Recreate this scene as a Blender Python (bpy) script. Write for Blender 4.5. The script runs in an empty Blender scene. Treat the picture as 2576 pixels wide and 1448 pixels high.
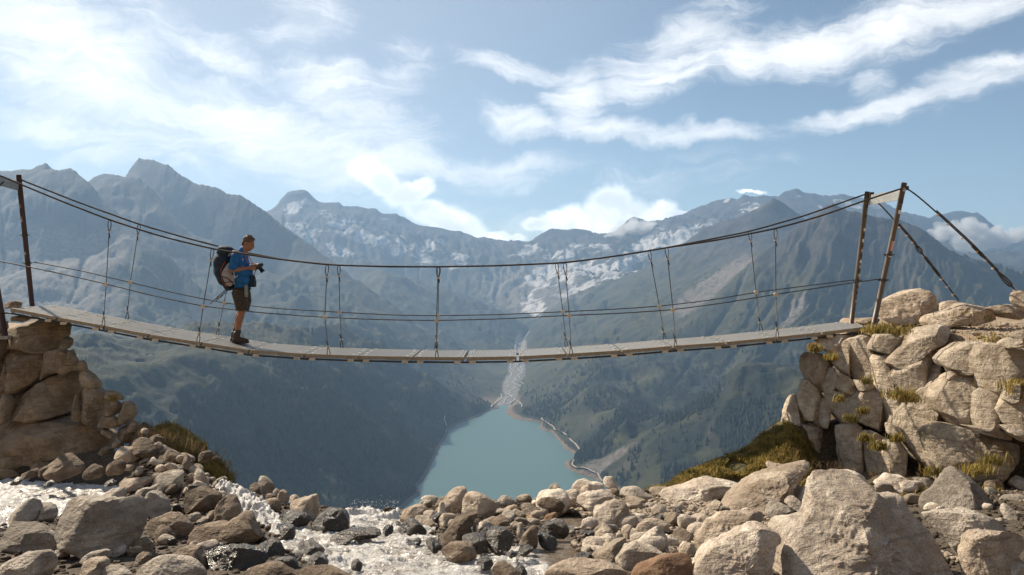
import bpy, bmesh, math, random
import numpy as np
from mathutils import Vector, Matrix, Euler

# ------------------------------------------------------------------ camera, sky, sun, exposure
scene = bpy.context.scene
col = scene.collection
cam_data = bpy.data.cameras.new("camera")
cam = bpy.data.objects.new("camera", cam_data)
col.objects.link(cam)
scene.camera = cam
F = 1983.0                      # focal length in pixels of a 2576 px wide picture
cam_data.sensor_width = 36.0
cam_data.lens = 36.0 * F / 2576.0
cam_data.clip_start = 0.05
cam_data.clip_end = 60000.0
cam_data.shift_y = -34.0 / 2576.0
cam.location = (0, 0, 0)
cam.rotation_euler = (math.radians(90), 0, 0)

SUN_AZ = math.radians(-47)      # left of the view direction (+Y)
SUN_EL = math.radians(38)
sun_dir = Vector((math.sin(SUN_AZ) * math.cos(SUN_EL), math.cos(SUN_AZ) * math.cos(SUN_EL), math.sin(SUN_EL)))
sun_data = bpy.data.lights.new("sun", 'SUN')
sun_data.energy = 5.0
sun_data.angle = math.radians(0.5)
sun_data.color = (1.0, 0.87, 0.70)
sun = bpy.data.objects.new("sun", sun_data)
col.objects.link(sun)
sun.rotation_euler = sun_dir.to_track_quat('Z', 'Y').to_euler()
sun.location = (-40, 40, 60)

scene.view_settings.view_transform = 'Standard'
scene.view_settings.look = 'None'
scene.view_settings.exposure = 0.70
scene.view_settings.gamma = 1.0
scene.view_settings.use_curve_mapping = False
scene.cycles.use_denoising = True
scene.cycles.max_bounces = 5
scene.cycles.diffuse_bounces = 3
scene.cycles.glossy_bounces = 3
scene.cycles.transparent_max_bounces = 12
scene.cycles.volume_bounces = 1
scene.cycles.sample_clamp_indirect = 4.0

class NT:
    """small helper to write node trees"""
    def __init__(s, tree):
        s.t = tree; s.n = tree.nodes; s.l = tree.links
    def new(s, kind, **kw):
        n = s.n.new(kind)
        for k, v in kw.items():
            setattr(n, k, v)
        return n
    def put(s, sock, v):
        if isinstance(v, bpy.types.NodeSocket):
            s.l.new(v, sock)
        else:
            sock.default_value = v
    def math(s, op, a, b=None, c=None, clamp=False):
        n = s.new('ShaderNodeMath', operation=op); n.use_clamp = clamp
        s.put(n.inputs[0], a)
        if b is not None: s.put(n.inputs[1], b)
        if c is not None: s.put(n.inputs[2], c)
        return n.outputs[0]
    def vmath(s, op, a, b=None):
        n = s.new('ShaderNodeVectorMath', operation=op)
        s.put(n.inputs[0], a)
        if b is not None: s.put(n.inputs[1], b)
        return n.outputs[1] if op in ('LENGTH', 'DOT_PRODUCT') else n.outputs[0]
    def xyz(s, x, y, z=0.0):
        n = s.new('ShaderNodeCombineXYZ')
        s.put(n.inputs[0], x); s.put(n.inputs[1], y); s.put(n.inputs[2], z)
        return n.outputs[0]
    def noise(s, vec, scale, detail=4.0, rough=0.55, dist=0.0, out=0):
        n = s.new('ShaderNodeTexNoise')
        if vec is not None: s.put(n.inputs['Vector'], vec)
        n.inputs['Scale'].default_value = scale; n.inputs['Detail'].default_value = detail
        n.inputs['Roughness'].default_value = rough; n.inputs['Distortion'].default_value = dist
        return n.outputs[out]
    def ramp(s, v, a, b, lo=0.0, hi=1.0, smooth=True):
        n = s.new('ShaderNodeMapRange')
        n.interpolation_type = 'SMOOTHSTEP' if smooth else 'LINEAR'
        s.put(n.inputs[0], v); n.inputs[1].default_value = a; n.inputs[2].default_value = b
        n.inputs[3].default_value = lo; n.inputs[4].default_value = hi
        return n.outputs[0]
    def mix(s, f, a, b, mode='MIX'):
        n = s.new('ShaderNodeMix', data_type='RGBA'); n.blend_type = mode
        s.put(n.inputs[0], f)
        for sock, v in ((n.inputs[6], a), (n.inputs[7], b)):
            if isinstance(v, bpy.types.NodeSocket): s.l.new(v, sock)
            else: sock.default_value = (*v, 1.0) if len(v) == 3 else v
        return n.outputs[2]

world = bpy.data.worlds.new("World")
scene.world = world
world.use_nodes = True
w = NT(world.node_tree)
bg = world.node_tree.nodes['Background']
sky = w.new('ShaderNodeTexSky', sky_type='NISHITA')
sky.sun_disc = False
sky.sun_elevation = SUN_EL
sky.sun_rotation = SUN_AZ
sky.altitude = 2400.0
sky.air_density = 1.0
sky.dust_density = 1.2
sky.ozone_density = 1.0
tc = w.new('ShaderNodeTexCoord')
sep = w.new('ShaderNodeSeparateXYZ'); w.l.new(tc.outputs['Generated'], sep.inputs[0])
sx, sy, sz = sep.outputs
az = w.math('ARCTAN2', sx, sy)                 # heading, 0 = ahead, + = right
el = w.math('ARCSINE', sz)                     # height above the horizon
ae = w.xyz(az, el, 0.0)
wa = w.noise(ae, 5.0, 5.0, 0.6, 0.0, 1)
warp = w.vmath('SCALE', w.vmath('SUBTRACT', wa, (0.5, 0.5, 0.5)))
warp.node.inputs[3].default_value = 0.11
aw = w.vmath('ADD', ae, warp)

def sky_blob(cx, cy, rx, ry, rot, vec):
    """soft cloud bank centred at a heading / elevation (radians)"""
    m = w.new('ShaderNodeMapping', vector_type='TEXTURE')
    w.l.new(vec, m.inputs[0])
    m.inputs[1].default_value = (cx, cy, 0); m.inputs[2].default_value = (0, 0, rot); m.inputs[3].default_value = (rx, ry, 1)
    d = w.vmath('LENGTH', m.outputs[0])
    return w.ramp(d, 1.15, 0.15)

def px2ang(x, y):
    X = (x - 1288) / F; Z = -(y - 690) / F
    return math.atan2(X, 1), math.atan2(Z, math.hypot(X, 1))

# cirrus banks: x, y, half-length, half-width (2576 px units), tilt in degrees, weight
CIRRUS = [(250, 200, 470, 150, -26, .95), (640, 330, 520, 120, -14, 1.), (80, 60, 330, 110, -20, .8), (150, 310, 220, 40, -8, .75),
          (225, 375, 130, 22, 3, .8), (900, 290, 330, 110, -30, .75), (760, 60, 130, 170, -40, .55), (930, 400, 480, 60, -8, .85),
          (1240, 430, 300, 45, 3, .7), (450, 400, 90, 20, -22, .7),
          (1690, 150, 270, 105, 20, 1.), (1960, 130, 420, 75, 4, 1.), (2300, 60, 420, 80, 8, 1.), (1330, 185, 230, 38, -14, .95),
          (1460, 250, 120, 90, 40, .95), (1310, 320, 150, 42, -12, .9), (1640, 340, 380, 34, -3, .9), (1450, 300, 90, 60, 30, .8),
          (2230, 270, 300, 34, 8, 1.), (2480, 205, 260, 45, 10, 1.), (2190, 205, 60, 40, -20, .7), (1700, 440, 420, 60, 3, .35),
          (1300, 560, 500, 60, 0, .45), (2500, 440, 300, 20, 3, .2), (500, 120, 330, 60, -25, .6), (1000, 200, 120, 150, -30, .35)]
acc = None
for (bx, by, hl, hw, deg, wt) in CIRRUS:
    a0, e0 = px2ang(bx, by)
    b = w.math('MULTIPLY', sky_blob(a0, e0, hl / F * 1.05, hw / F * 1.15, math.radians(deg), aw), wt)
    acc = b if acc is None else w.math('MAXIMUM', acc, b)
# beyond the picture the same broken cirrus goes on
outside = w.math('MULTIPLY', w.ramp(w.math('MAXIMUM', w.math('ABSOLUTE', az), w.math('MULTIPLY', el, 1.62)), 0.62, 0.85),
                 w.ramp(w.noise(w.xyz(w.math('MULTIPLY', az, 1.0), w.math('MULTIPLY', el, 2.4)), 2.2, 5.0, 0.6, 0.6), 0.52, 0.80))
outside = w.math('MULTIPLY', outside, w.ramp(el, -0.02, 0.05))
acc = w.math('MAXIMUM', acc, outside)
stm = w.new('ShaderNodeMapping'); w.l.new(aw, stm.inputs[0])
stm.inputs[2].default_value = (0, 0, math.radians(14)); stm.inputs[3].default_value = (2.4, 12.0, 1)
streak = w.noise(stm.outputs[0], 2.4, 9.0, 0.68, 0.7)
fine = w.noise(aw, 13.0, 8.0, 0.62, 0.5)
dens = w.math('ADD', acc, w.math('MULTIPLY', w.math('SUBTRACT', streak, 0.51), 2.1))
dens = w.math('ADD', dens, w.math('MULTIPLY', w.math('SUBTRACT', fine, 0.5), 0.9))
cirrus = w.math('MULTIPLY', w.ramp(dens, 0.0, 1.40), w.ramp(acc, 0.0, 0.28))
# cumulus heads standing behind the crests
CUM = [(915, 425, 42, 34, 0), (960, 455, 60, 36, -20), (1020, 490, 62, 40, 0), (1062, 470, 30, 30, 0), (1090, 540, 90, 40, -15),
       (1150, 575, 95, 42, -18), (1240, 605, 70, 16, 0), (1290, 604, 40, 10, 0),
       (1350, 565, 42, 22, 0), (1400, 560, 60, 34, 0), (1450, 550, 66, 46, 0), (1530, 515, 66, 48, 0), (1560, 560, 100, 60, 0),
       (1675, 530, 46, 30, 0), (1640, 560, 60, 34, 0), (1715, 540, 40, 16, 0), (1890, 476, 34, 6, -8)]
acc2 = None
wb = w.noise(ae, 20.0, 7.0, 0.62, 0.0, 1)
warp2 = w.vmath('SCALE', w.vmath('SUBTRACT', wb, (0.5, 0.5, 0.5))); warp2.node.inputs[3].default_value = 0.036
aw2 = w.vmath('ADD', ae, warp2)
for (bx, by, hl, hw, deg) in CUM:
    a0, e0 = px2ang(bx, by)
    b = sky_blob(a0, e0, hl / F * 1.22, hw / F * 1.25, math.radians(deg), aw2)
    acc2 = b if acc2 is None else w.math('MAXIMUM', acc2, b)
cumulus = w.ramp(acc2, 0.12, 0.85)
body = w.noise(ae, 16.0, 4.0, 0.55, 0.3)
cum_col = w.mix(w.math('MULTIPLY', w.ramp(acc2, 0.35, 0.9), w.ramp(body, 0.36, 0.60), clamp=True), (19.0, 18.6, 18.0), (11.5, 11.7, 12.2))
glow = w.vmath('DOT_PRODUCT', tc.outputs['Generated'], tuple(sun_dir))
veil = w.mix(w.ramp(glow, 0.50, 0.98, 0.04, 0.50, smooth=False), w.mix(1.0, sky.outputs[0], (0.93, 0.965, 0.91), 'MULTIPLY'), (8.6, 8.8, 8.9))      # thin milky veil
c1 = w.mix(w.math('MULTIPLY', cirrus, 0.88), veil, (13.5, 13.3, 13.0))
c2 = w.mix(w.math('MULTIPLY', cumulus, 0.97), c1, cum_col)
w.l.new(c2, bg.inputs[0])
bg.inputs[1].default_value = 0.066

# ------------------------------------------------------------------ helpers
def tag(o, label=None, cat=None, group=None, kind=None):
    if label: o["label"] = label
    if cat: o["category"] = cat
    if group: o["group"] = group
    if kind: o["kind"] = kind
    return o

def link(name, mesh, parent=None, mat=None):
    o = bpy.data.objects.new(name, mesh)
    col.objects.link(o)
    if parent is not None: o.parent = parent
    if mat is not None and not mesh.materials: mesh.materials.append(mat)
    return o

def empty(name, loc=(0, 0, 0)):
    o = bpy.data.objects.new(name, None)
    o.empty_display_size = 0.2
    o.location = loc
    col.objects.link(o)
    return o

def np_mesh(name, V, faces, smooth=True):
    """mesh from numpy arrays; faces (n,3) or (n,4)"""
    V = np.asarray(V, dtype=np.float32); faces = np.asarray(faces, dtype=np.int32)
    me = bpy.data.meshes.new(name)
    k = faces.shape[1]
    me.vertices.add(len(V)); me.vertices.foreach_set('co', V.ravel())
    me.loops.add(faces.size); me.loops.foreach_set('vertex_index', faces.ravel())
    me.polygons.add(len(faces))
    me.polygons.foreach_set('loop_start', np.arange(0, faces.size, k, dtype=np.int32))
    me.polygons.foreach_set('loop_total', np.full(len(faces), k, dtype=np.int32))
    me.polygons.foreach_set('use_smooth', np.full(len(faces), smooth, dtype=bool))
    me.update(calc_edges=True)
    return me

def grid_faces(nr, nc, wrap=False):
    i, j = np.meshgrid(np.arange(nr - 1), np.arange(nc if wrap else nc - 1), indexing='ij')
    a = i * nc + j; b = i * nc + (j + 1) % nc; c = (i + 1) * nc + (j + 1) % nc; d = (i + 1) * nc + j
    return np.stack([a, b, c, d], -1).reshape(-1, 4)

def W(dx, dy, D):
    """point of the place seen at (dx,dy) of a 2576x1448 view from the origin, D metres ahead"""
    return np.array([(dx - 1288.0) / F * D, D, -(dy - 690.0) / F * D])

def _hash(ix, iy, iz, seed):
    h = (ix * 374761393 + iy * 668265263 + iz * 2147483647 + seed * 1274126177) & 0xffffffff
    h = ((h ^ (h >> 13)) * 1274126177) & 0xffffffff
    h = ((h ^ (h >> 16)) * 2246822519) & 0xffffffff
    return ((h ^ (h >> 15)) & 0xffff) / 65535.0

def vnoise(x, y, z=None, seed=0):
    """value noise in -1..1"""
    x = np.asarray(x, dtype=np.float64); y = np.asarray(y, dtype=np.float64)
    z = np.zeros_like(x) if z is None else np.asarray(z, dtype=np.float64)
    ix, iy, iz = np.floor(x).astype(np.int64), np.floor(y).astype(np.int64), np.floor(z).astype(np.int64)
    fx, fy, fz = x - ix, y - iy, z - iz
    fx, fy, fz = [t * t * t * (t * (t * 6 - 15) + 10) for t in (fx, fy, fz)]
    r = 0
    for dx in (0, 1):
        wx = fx if dx else 1 - fx
        for dy in (0, 1):
            wy = fy if dy else 1 - fy
            for dz in (0, 1):
                wz = fz if dz else 1 - fz
                r = r + wx * wy * wz * _hash(ix + dx, iy + dy, iz + dz, seed)
    return r * 2 - 1

def fbm(x, y, z=None, octv=4, gain=0.5, seed=0, ridged=False):
    a, s, tot = 1.0, 0.0, 0.0
    f = 1.0
    for o in range(octv):
        n = vnoise(x * f + 17.3 * o, y * f - 9.1 * o, None if z is None else z * f + 3.7 * o, seed + o)
        if ridged: n = 1 - 2 * np.abs(n)
        s = s + a * n; tot += a; a *= gain; f *= 2.03
    return s / tot

def new_mat(name):
    m = bpy.data.materials.new(name); m.use_nodes = True
    n = NT(m.node_tree)
    bs = m.node_tree.nodes['Principled BSDF']
    n.bsdf = bs
    return m, n

# ------------------------------------------------------------------ far terrain
LAKE_Z = -606.0
def P(*pts): return np.array(pts, dtype=float)
RIDGES = dict(
 La=P((-420,500,5200),(-250,470,5200),(-100,446,5200),(0,436,5200),(28,436,5200),(58,430,5200),(78,432,5200),(97,420,5200),(117,415,5150),(130,428,5150),(150,436,5100),(178,428,5050),(200,445,5000),(222,463,4900),(262,508,4800),(300,542,4700),(340,590,4550)),
 Lb=P((212,470,5700),(235,450,5700),(262,441,5700),(285,443,5700),(320,448,5650),(350,446,5600),(385,476,5500),(425,535,5350),(480,600,5200),(560,690,4900),(640,800,4500)),
 Lc=P((300,480,6500),(318,445,6500),(335,420,6500),(350,401,6500),(365,405,6500),(385,407,6450),(425,421,6350),(470,457,6200),(500,468,6150),(550,478,6050),(565,488,6000),(610,497,5900),(650,525,5800),(676,542,5750),(700,562,5700),(754,597,5600),(800,634,5450),(847,668,5300),(900,725,5100),(960,785,4900),(1040,858,4600),(1107,909,4350),(1168,973,4000),(1215,1012,3760)),
 Ls=P((340,590,4550),(328,680,4200),(300,790,3700),(280,860,3400),(262,960,3050)),
 Ls2=P((340,590,4550),(430,655,4350),(520,750,4100),(610,860,3800),(700,980,3400),(800,1120,2900)),
 Ln=P((-420,500,5200),(-700,540,4300),(-1000,640,3200),(-1400,700,2300),(-1900,760,1700)),
 Ld=P((880,660,6900),(905,668,6800),(938,671,6700),(968,686,6500),(992,712,6300),(1040,750,6100),(1110,810,5800),(1180,880,5300),(1240,950,4700)),
 M1=P((560,560,9300),(640,545,9300),(665,538,9300),(692,525,9300),(708,503,9300),(723,487,9300),(738,483,9300),(758,481,9300),(766,480,9300),(778,487,9300),(792,500,9300),(805,508,9300),(820,512,9300),(852,510,9300),(866,521,9300),(901,521,9400),(920,527,9400),(947,530,9400),(963,541,9400),(998,539,9400),(1025,552,9400),(1040,562,9400),(1064,570,9400),(1090,573,9400),(1114,578,9400),(1135,585,9400),(1160,584,9400),(1191,598,9400),(1220,604,9400),(1257,611,9400),(1290,611,9400),(1311,607,9400),(1335,613,9300),(1343,602,9200),(1365,588,9200),(1389,577,9200),(1420,580,9200),(1459,578,9200),(1486,583,9200),(1503,598,9200),(1521,616,9300),(1545,590,9600),(1575,560,9700),(1593,549,9700),(1605,550,9700),(1638,563,9700),(1688,564,9700),(1703,551,9600),(1748,530,9500),(1770,520,9400),(1788,512,9400),(1803,507,9400),(1843,500,9300),(1855,505,9300),(1873,492,9300),(1895,505,9200),(1923,495,9200),(1958,500,9200),(1973,485,9200),(2008,476,9200),(2023,486,9200),(2060,490,9200),(2088,495,9200),(2118,489,9200),(2158,500,9200),(2228,512,9100),(2263,535,9000),(2323,562,8800),(2388,602,8500),(2450,660,8200)),
 R1=P((1500,770,6200),(1548,722,6200),(1608,690,6200),(1660,660,6200),(1680,652,6200),(1703,633,6200),(1735,605,6200),(1768,580,6200),(1788,570,6200),(1828,562,6150),(1850,556,6100),(1878,545,6100),(1913,525,6050),(1930,511,6050),(1948,501,6000),(1963,506,6000),(1985,523,6000),(2008,542,5950),(2040,575,5900)),
 R2=P((1560,905,3900),(1640,850,4050),(1720,790,4150),(1790,745,4250),(1828,720,4300),(1888,665,4350),(1938,630,4350),(1988,585,4350),(2012,566,4350),(2038,550,4350),(2068,530,4350),(2080,518,4350),(2095,511,4350),(2110,517,4350),(2128,526,4300),(2148,535,4300),(2178,537,4250),(2205,546,4250),(2238,555,4200),(2268,556,4200),(2318,580,4100),(2355,606,4050),(2388,636,4000),(2438,681,3900),(2488,727,3800),(2560,775,3700),(2650,850,3500),(2800,960,3200)),
 R2b=P((2095,511,4350),(2060,640,4000),(2010,760,3700),(1960,880,3300),(1900,1000,2900),(1840,1100,2600)),
 R2c=P((2268,556,4200),(2240,700,3850),(2200,850,3400),(2160,1000,2900)),
 R2d=P((1888,665,4350),(1850,760,4050),(1780,860,3750),(1700,970,3300),(1640,1060,2900)),
 R3=P((2380,700,7200),(2423,655,7200),(2455,647,7200),(2488,640,7200),(2515,632,7200),(2533,631,7200),(2553,637,7200),(2620,640,7200),(2800,690,7000),(3100,740,7000)),
 R4=P((2290,580,9900),(2323,562,9900),(2353,545,9900),(2378,541,9900),(2400,534,9900),(2423,533,9900),(2440,538,9900),(2458,540,9900),(2475,548,9900),(2488,560,9900),(2515,578,9900),(2538,592,9900),(2580,602,9900),(2700,640,9900),(2900,700,9900)),
)
# lower ground between the crests: x, y, D
VALLEYS = dict(
 Vab=P((-300,620,5500),(0,560,5450),(150,530,5400),(230,520,5300),(320,600,5050),(420,690,4800),(560,830,4350)),
 Vbc=P((330,520,6000),(450,600,5850),(600,680,5500),(700,740,5300)),
 Vc=P((600,600,7700),(700,650,7600),(840,700,7300),(900,740,6100),(1000,800,5500),(1100,870,4900),(1200,960,4300)),
 Vl=P((-400,760,4200),(0,700,4300),(120,660,4450),(215,642,4550),(262,640,4550)),
 Vl2=P((215,642,4550),(190,740,4000),(120,860,3500)),
 Vl3=P((430,740,4300),(520,850,3900),(600,980,3400)),
 Vd=P((1000,700,8000),(1130,740,7700),(1250,780,7200),(1330,830,6200)),
 Vm=P((1600,720,7600),(1720,660,7800),(1850,600,8000),(1950,570,8000),(2040,600,7900)),
 Vr=P((1530,800,5600),(1640,740,5500),(1780,680,5400),(1880,640,5300),(1990,620,5200),(2080,620,5400),(2200,650,5600),(2400,740,5400)),
 Vr2=P((2480,760,5800),(2600,800,5600)),
 Vr3=P((2450,690,8500),(2600,690,8500),(2800,730,8300)),
 Vr4=P((2180,640,4000),(2130,800,3550),(2060,960,3050),(1990,1080,2700)),
 Vr5=P((1990,690,4020),(1930,800,3700),(1830,920,3400),(1750,1040,2950)),
)
SHORE_L = P((1262,1026),(1255,1028),(1236,1033),(1214,1043),(1191,1054),(1172,1060),(1159,1065),(1140,1075),(1127,1079),(1128,1090),(1122,1102),(1112,1116),(1104,1131),(1100,1145),(1088,1163),(1080,1185),(1065,1211),(1050,1225),(1058,1246),(1040,1256),(1020,1275),(1004,1288),(950,1340),(860,1420),(700,1560))
SHORE_R = P((1278,1025),(1272,1033),(1272,1041),(1287,1052),(1303,1058),(1320,1060),(1352,1063),(1366,1066),(1352,1078),(1370,1085),(1390,1089),(1405,1110),(1422,1131),(1440,1140),(1453,1152),(1424,1162),(1419,1172),(1428,1180),(1442,1188),(1480,1201),(1506,1211),(1560,1236),(1640,1290),(1800,1380),(2000,1500))
def shore3(S): return np.array([(x, y, 606.0 * F / (y - 690.0)) for x, y in S])
VAL = P((1268,1024,3598),(1285,985,4050),(1296,940,4650),(1302,900,5100),(1310,865,5700),(1330,838,6050),(1345,800,6500),(1360,745,7100),(1380,690,8000),(1345,650,8600))
FLOOR_L = P((1250,1022,3640),(1262,985,4050),(1275,945,4600),(1284,905,5050))
FLOOR_R = P((1285,1022,3640),(1312,985,4050),(1322,945,4600),(1318,905,5050))

NC, NR = 1180, 540
U0, U1 = -0.86, 0.86
D0, D1 = 850.0, 13200.0
us = np.linspace(U0, U1, NC); ls = np.linspace(math.log(D0), math.log(D1), NR)
Dg = np.exp(ls)[:, None] * np.ones(NC)[None, :]
Xg = us[None, :] * Dg

cons = np.full((NR, NC), np.nan)
def stamp(pts, wide=0):
    pts = np.asarray(pts, float)
    for a, b in zip(pts[:-1], pts[1:]):
        za, zb = -(a[1] - 690) / F * a[2], -(b[1] - 690) / F * b[2]
        ca = ((a[0] - 1288) / F - U0) / (U1 - U0) * (NC - 1); cb = ((b[0] - 1288) / F - U0) / (U1 - U0) * (NC - 1)
        ra = (math.log(a[2]) - ls[0]) / (ls[-1] - ls[0]) * (NR - 1); rb = (math.log(b[2]) - ls[0]) / (ls[-1] - ls[0]) * (NR - 1)
        n = int(max(abs(cb - ca), abs(rb - ra)) * 1.5) + 2
        t = np.linspace(0, 1, n)
        c = np.rint(ca + (cb - ca) * t).astype(int); r = np.rint(ra + (rb - ra) * t).astype(int)
        ok = (c >= 0) & (c < NC) & (r >= 0) & (r < NR)
        # height along the line from the sight line, so that the crest keeps its outline
        Dt = np.exp(np.log(a[2]) + (np.log(b[2]) - np.log(a[2])) * t)
        zt = -(a[1] + (b[1] - a[1]) * t - 690) / F * Dt
        for k in range(-wide, wide + 1):
            rr = np.clip(r[ok] + k, 0, NR - 1)
            cons[rr, c[ok]] = zt[ok]
for k, v in VALLEYS.items(): stamp(v)
stamp(VAL); stamp(FLOOR_L); stamp(FLOOR_R)
for k, v in RIDGES.items(): stamp(v)
sl, sr = shore3(SHORE_L), shore3(SHORE_R)
stamp(sl); stamp(sr)
def bank(S, side, off, up):
    X = (S[:, 0] - 1288) / F * S[:, 2]; Y = S[:, 2]
    T = np.stack([np.gradient(X), np.gradient(Y)], -1); T /= np.linalg.norm(T, axis=1)[:, None]
    X2 = X + side * -T[:, 1] * off; Y2 = Y + side * T[:, 0] * off
    # smooth so that coves do not cross
    k = np.ones(3) / 3
    for _ in range(1 + int(off / 60)): X2[1:-1] = np.convolve(X2, k, 'valid'); Y2[1:-1] = np.convolve(Y2, k, 'valid')
    z = LAKE_Z + up * (1 + (0.25 if off < 400 else 0.0) * np.sin(np.arange(len(X2)) * 1.7))
    return [(1288 + F * a / b, 690 - F * c / b, b) for a, b, c in zip(X2, Y2, z) if b > 700]
stamp(bank(sl[2:], -1, 45, 34)[:]); stamp(bank(sl[4:], -1, 190, 150)); stamp(bank(sl[6:], -1, 520, 400))
stamp(bank(sr[6:], 1, 38, 24)); stamp(bank(sr[8:], 1, 190, 115)); stamp(bank(sr[14:], 1, 560, 330))
stamp(sl); stamp(sr)
# inside of the lake: bed below the surface
def shore_u(S):
    o = np.argsort(S[:, 2]); return np.interp(np.exp(ls), S[o, 2], ((S[o, 0] - 1288) / F))
ul, ur = shore_u(sl), shore_u(sr)
inlake = (us[None, :] > ul[:, None] + 0.002) & (us[None, :] < ur[:, None] - 0.002) & (Dg < 3600)
cons[inlake] = LAKE_Z - 14
cons[-1, :] = -250.0
cons[0, :] = np.where(np.isnan(cons[0, :]), np.where(us < 0, -470 + 260 * np.clip(-us - .35, 0, .6), -520 + 160 * us), cons[0, :])
def solve(con, h, iters, ay):
    m = ~np.isnan(con); cv = np.where(m, con, 0)
    ax = 1.0
    for _ in range(iters):
        p = np.pad(h, 1, mode='edge')
        n = (ax * (p[1:-1, :-2] + p[1:-1, 2:]) + ay * (p[:-2, 1:-1] + p[2:, 1:-1])) / (2 * (ax + ay))
        h = h + 1.0 * (n - h)
        h[m] = cv[m]
    return h
du = (U1 - U0) / (NC - 1); dl = (ls[-1] - ls[0]) / (NR - 1)
levels = [16, 8, 4, 2, 1]
h = None
for L in levels:
    nr, nc = (NR + L - 1) // L, (NC + L - 1) // L
    cc = np.full((nr, nc), np.nan)
    ri, ci = np.nonzero(~np.isnan(cons))
    s = np.zeros((nr, nc)); k = np.zeros((nr, nc))
    np.add.at(s, (ri // L, ci // L), cons[ri, ci]); np.add.at(k, (ri // L, ci // L), 1)
    cc[k > 0] = (s / np.maximum(k, 1))[k > 0]
    if h is None:
        h = np.full((nr, nc), -200.0)
    else:
        h = np.repeat(np.repeat(h, 2, 0), 2, 1)
        h = np.pad(h, ((0, max(0, nr - h.shape[0])), (0, max(0, nc - h.shape[1]))), mode='edge')[:nr, :nc]
    h = solve(cc, h, {16: 900, 8: 400, 4: 200, 2: 90, 1: 40}[L], (du / dl) ** 2)
H = h
# distance-like mask from the crests and shore: small near fixed lines
fix = (~np.isnan(cons)).astype(float)
near = fix.copy()
for _ in range(26):
    p = np.pad(near, 1, mode='edge')
    near = np.maximum(near * 1.0, 0.92 * np.maximum.reduce([p[1:-1, :-2], p[1:-1, 2:], p[:-2, 1:-1], p[2:, 1:-1]]))
floor_k = np.clip((H - LAKE_Z - 4) / 120.0, 0, 1)
amp = (1 - 0.80 * near) * floor_k
R1n = fbm(Xg / 620, Dg / 620, octv=6, gain=0.55, seed=3, ridged=True)
R2n = fbm(Xg / 190, Dg / 190, octv=4, gain=0.55, seed=11, ridged=True)
H = H + amp * (R1n * 95 + R2n * 26) + floor_k * (fbm(Xg / 60, Dg / 60, octv=3, seed=31) * 3) * (0.45 + 0.55 * (H > -250))
PXa = 1288 + F * Xg / Dg; PYa = 690 - F * H / Dg
# rock ribs down the faces
def ribs(ang, mask, sc, a_):
    q = Xg * math.cos(ang) + Dg * math.sin(ang); l_ = -Xg * math.sin(ang) + Dg * math.cos(ang)
    wob = fbm(Xg / 300, Dg / 300, octv=3, seed=81) * 0.9
    return mask * amp * a_ * (fbm(q / sc + wob, l_ / (sc * 7), octv=4, gain=.6, seed=83, ridged=True))
mR = np.clip((PXa - 1780) / 120, 0, 1) * np.clip((4500 - Dg) / 200, 0, 1) * np.clip((Dg - 2500) / 400, 0, 1)
H = H + ribs(math.radians(-38), mR, 95, 60)
mL = np.clip((1150 - PXa) / 120, 0, 1) * np.clip((6600 - Dg) / 300, 0, 1) * np.clip((Dg - 2300) / 600, 0, 1)
H = H + ribs(math.radians(38), mL, 120, 26)
mM = np.clip((Dg - 7000) / 400, 0, 1)
H = H + ribs(math.radians(10), mM, 170, 60)
# running water and frost cut gullies straight down the slopes
rng = np.random.default_rng(5)
gx = np.gradient
cell_x = du * Dg; cell_y = dl * Dg
ND = 90000
pr = rng.uniform(2, NR - 3, ND); pc = rng.uniform(2, NC - 3, ND)
vr = np.zeros(ND); vc = np.zeros(ND)
H0 = H.copy()
for step in range(70):
    if step % 7 == 0:
        Gr = np.gradient(H, axis=0) / cell_y; Gc = np.gradient(H, axis=1) / cell_x
    r0 = pr.astype(int); c0 = pc.astype(int)
    g_r, g_c = Gr[r0, c0], Gc[r0, c0]
    gm = np.hypot(g_r, g_c) + 1e-6
    vr = 0.45 * vr - 0.55 * g_r / gm; vc = 0.45 * vc - 0.55 * g_c / gm
    stepm = 16.0
    zz = H[r0, c0]
    life = (zz > LAKE_Z + 12) & (gm > 0.12)
    cut = np.where(life, 1.0 * np.clip(gm, 0, 1.1) * min(1.0, step / 12.0), 0.0)
    np.add.at(H, (r0, c0), -cut)
    pr = np.clip(pr + np.where(life, vr * stepm / cell_y[r0, c0], 0), 2, NR - 3)
    pc = np.clip(pc + np.where(life, vc * stepm / cell_x[r0, c0], 0), 2, NC - 3)
cutd = np.clip(H0 - H, 0, 100)
p = np.pad(cutd, 1, mode='edge')
cutd = 0.5 * cutd + 0.125 * (p[1:-1, :-2] + p[1:-1, 2:] + p[:-2, 1:-1] + p[2:, 1:-1])
H = H0 - cutd * (0.35 + 0.65 * (1 - near)) * floor_k
crest = np.zeros_like(H)
m = ~np.isnan(cons)
H = np.where(m & (H < cons) & (cons > -560), cons - np.abs(vnoise(Xg / 40, Dg / 40, seed=77)) * 10 * np.clip((cons + 560) / 200, 0, 1), H)
H[inlake] = LAKE_Z - 14

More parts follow.
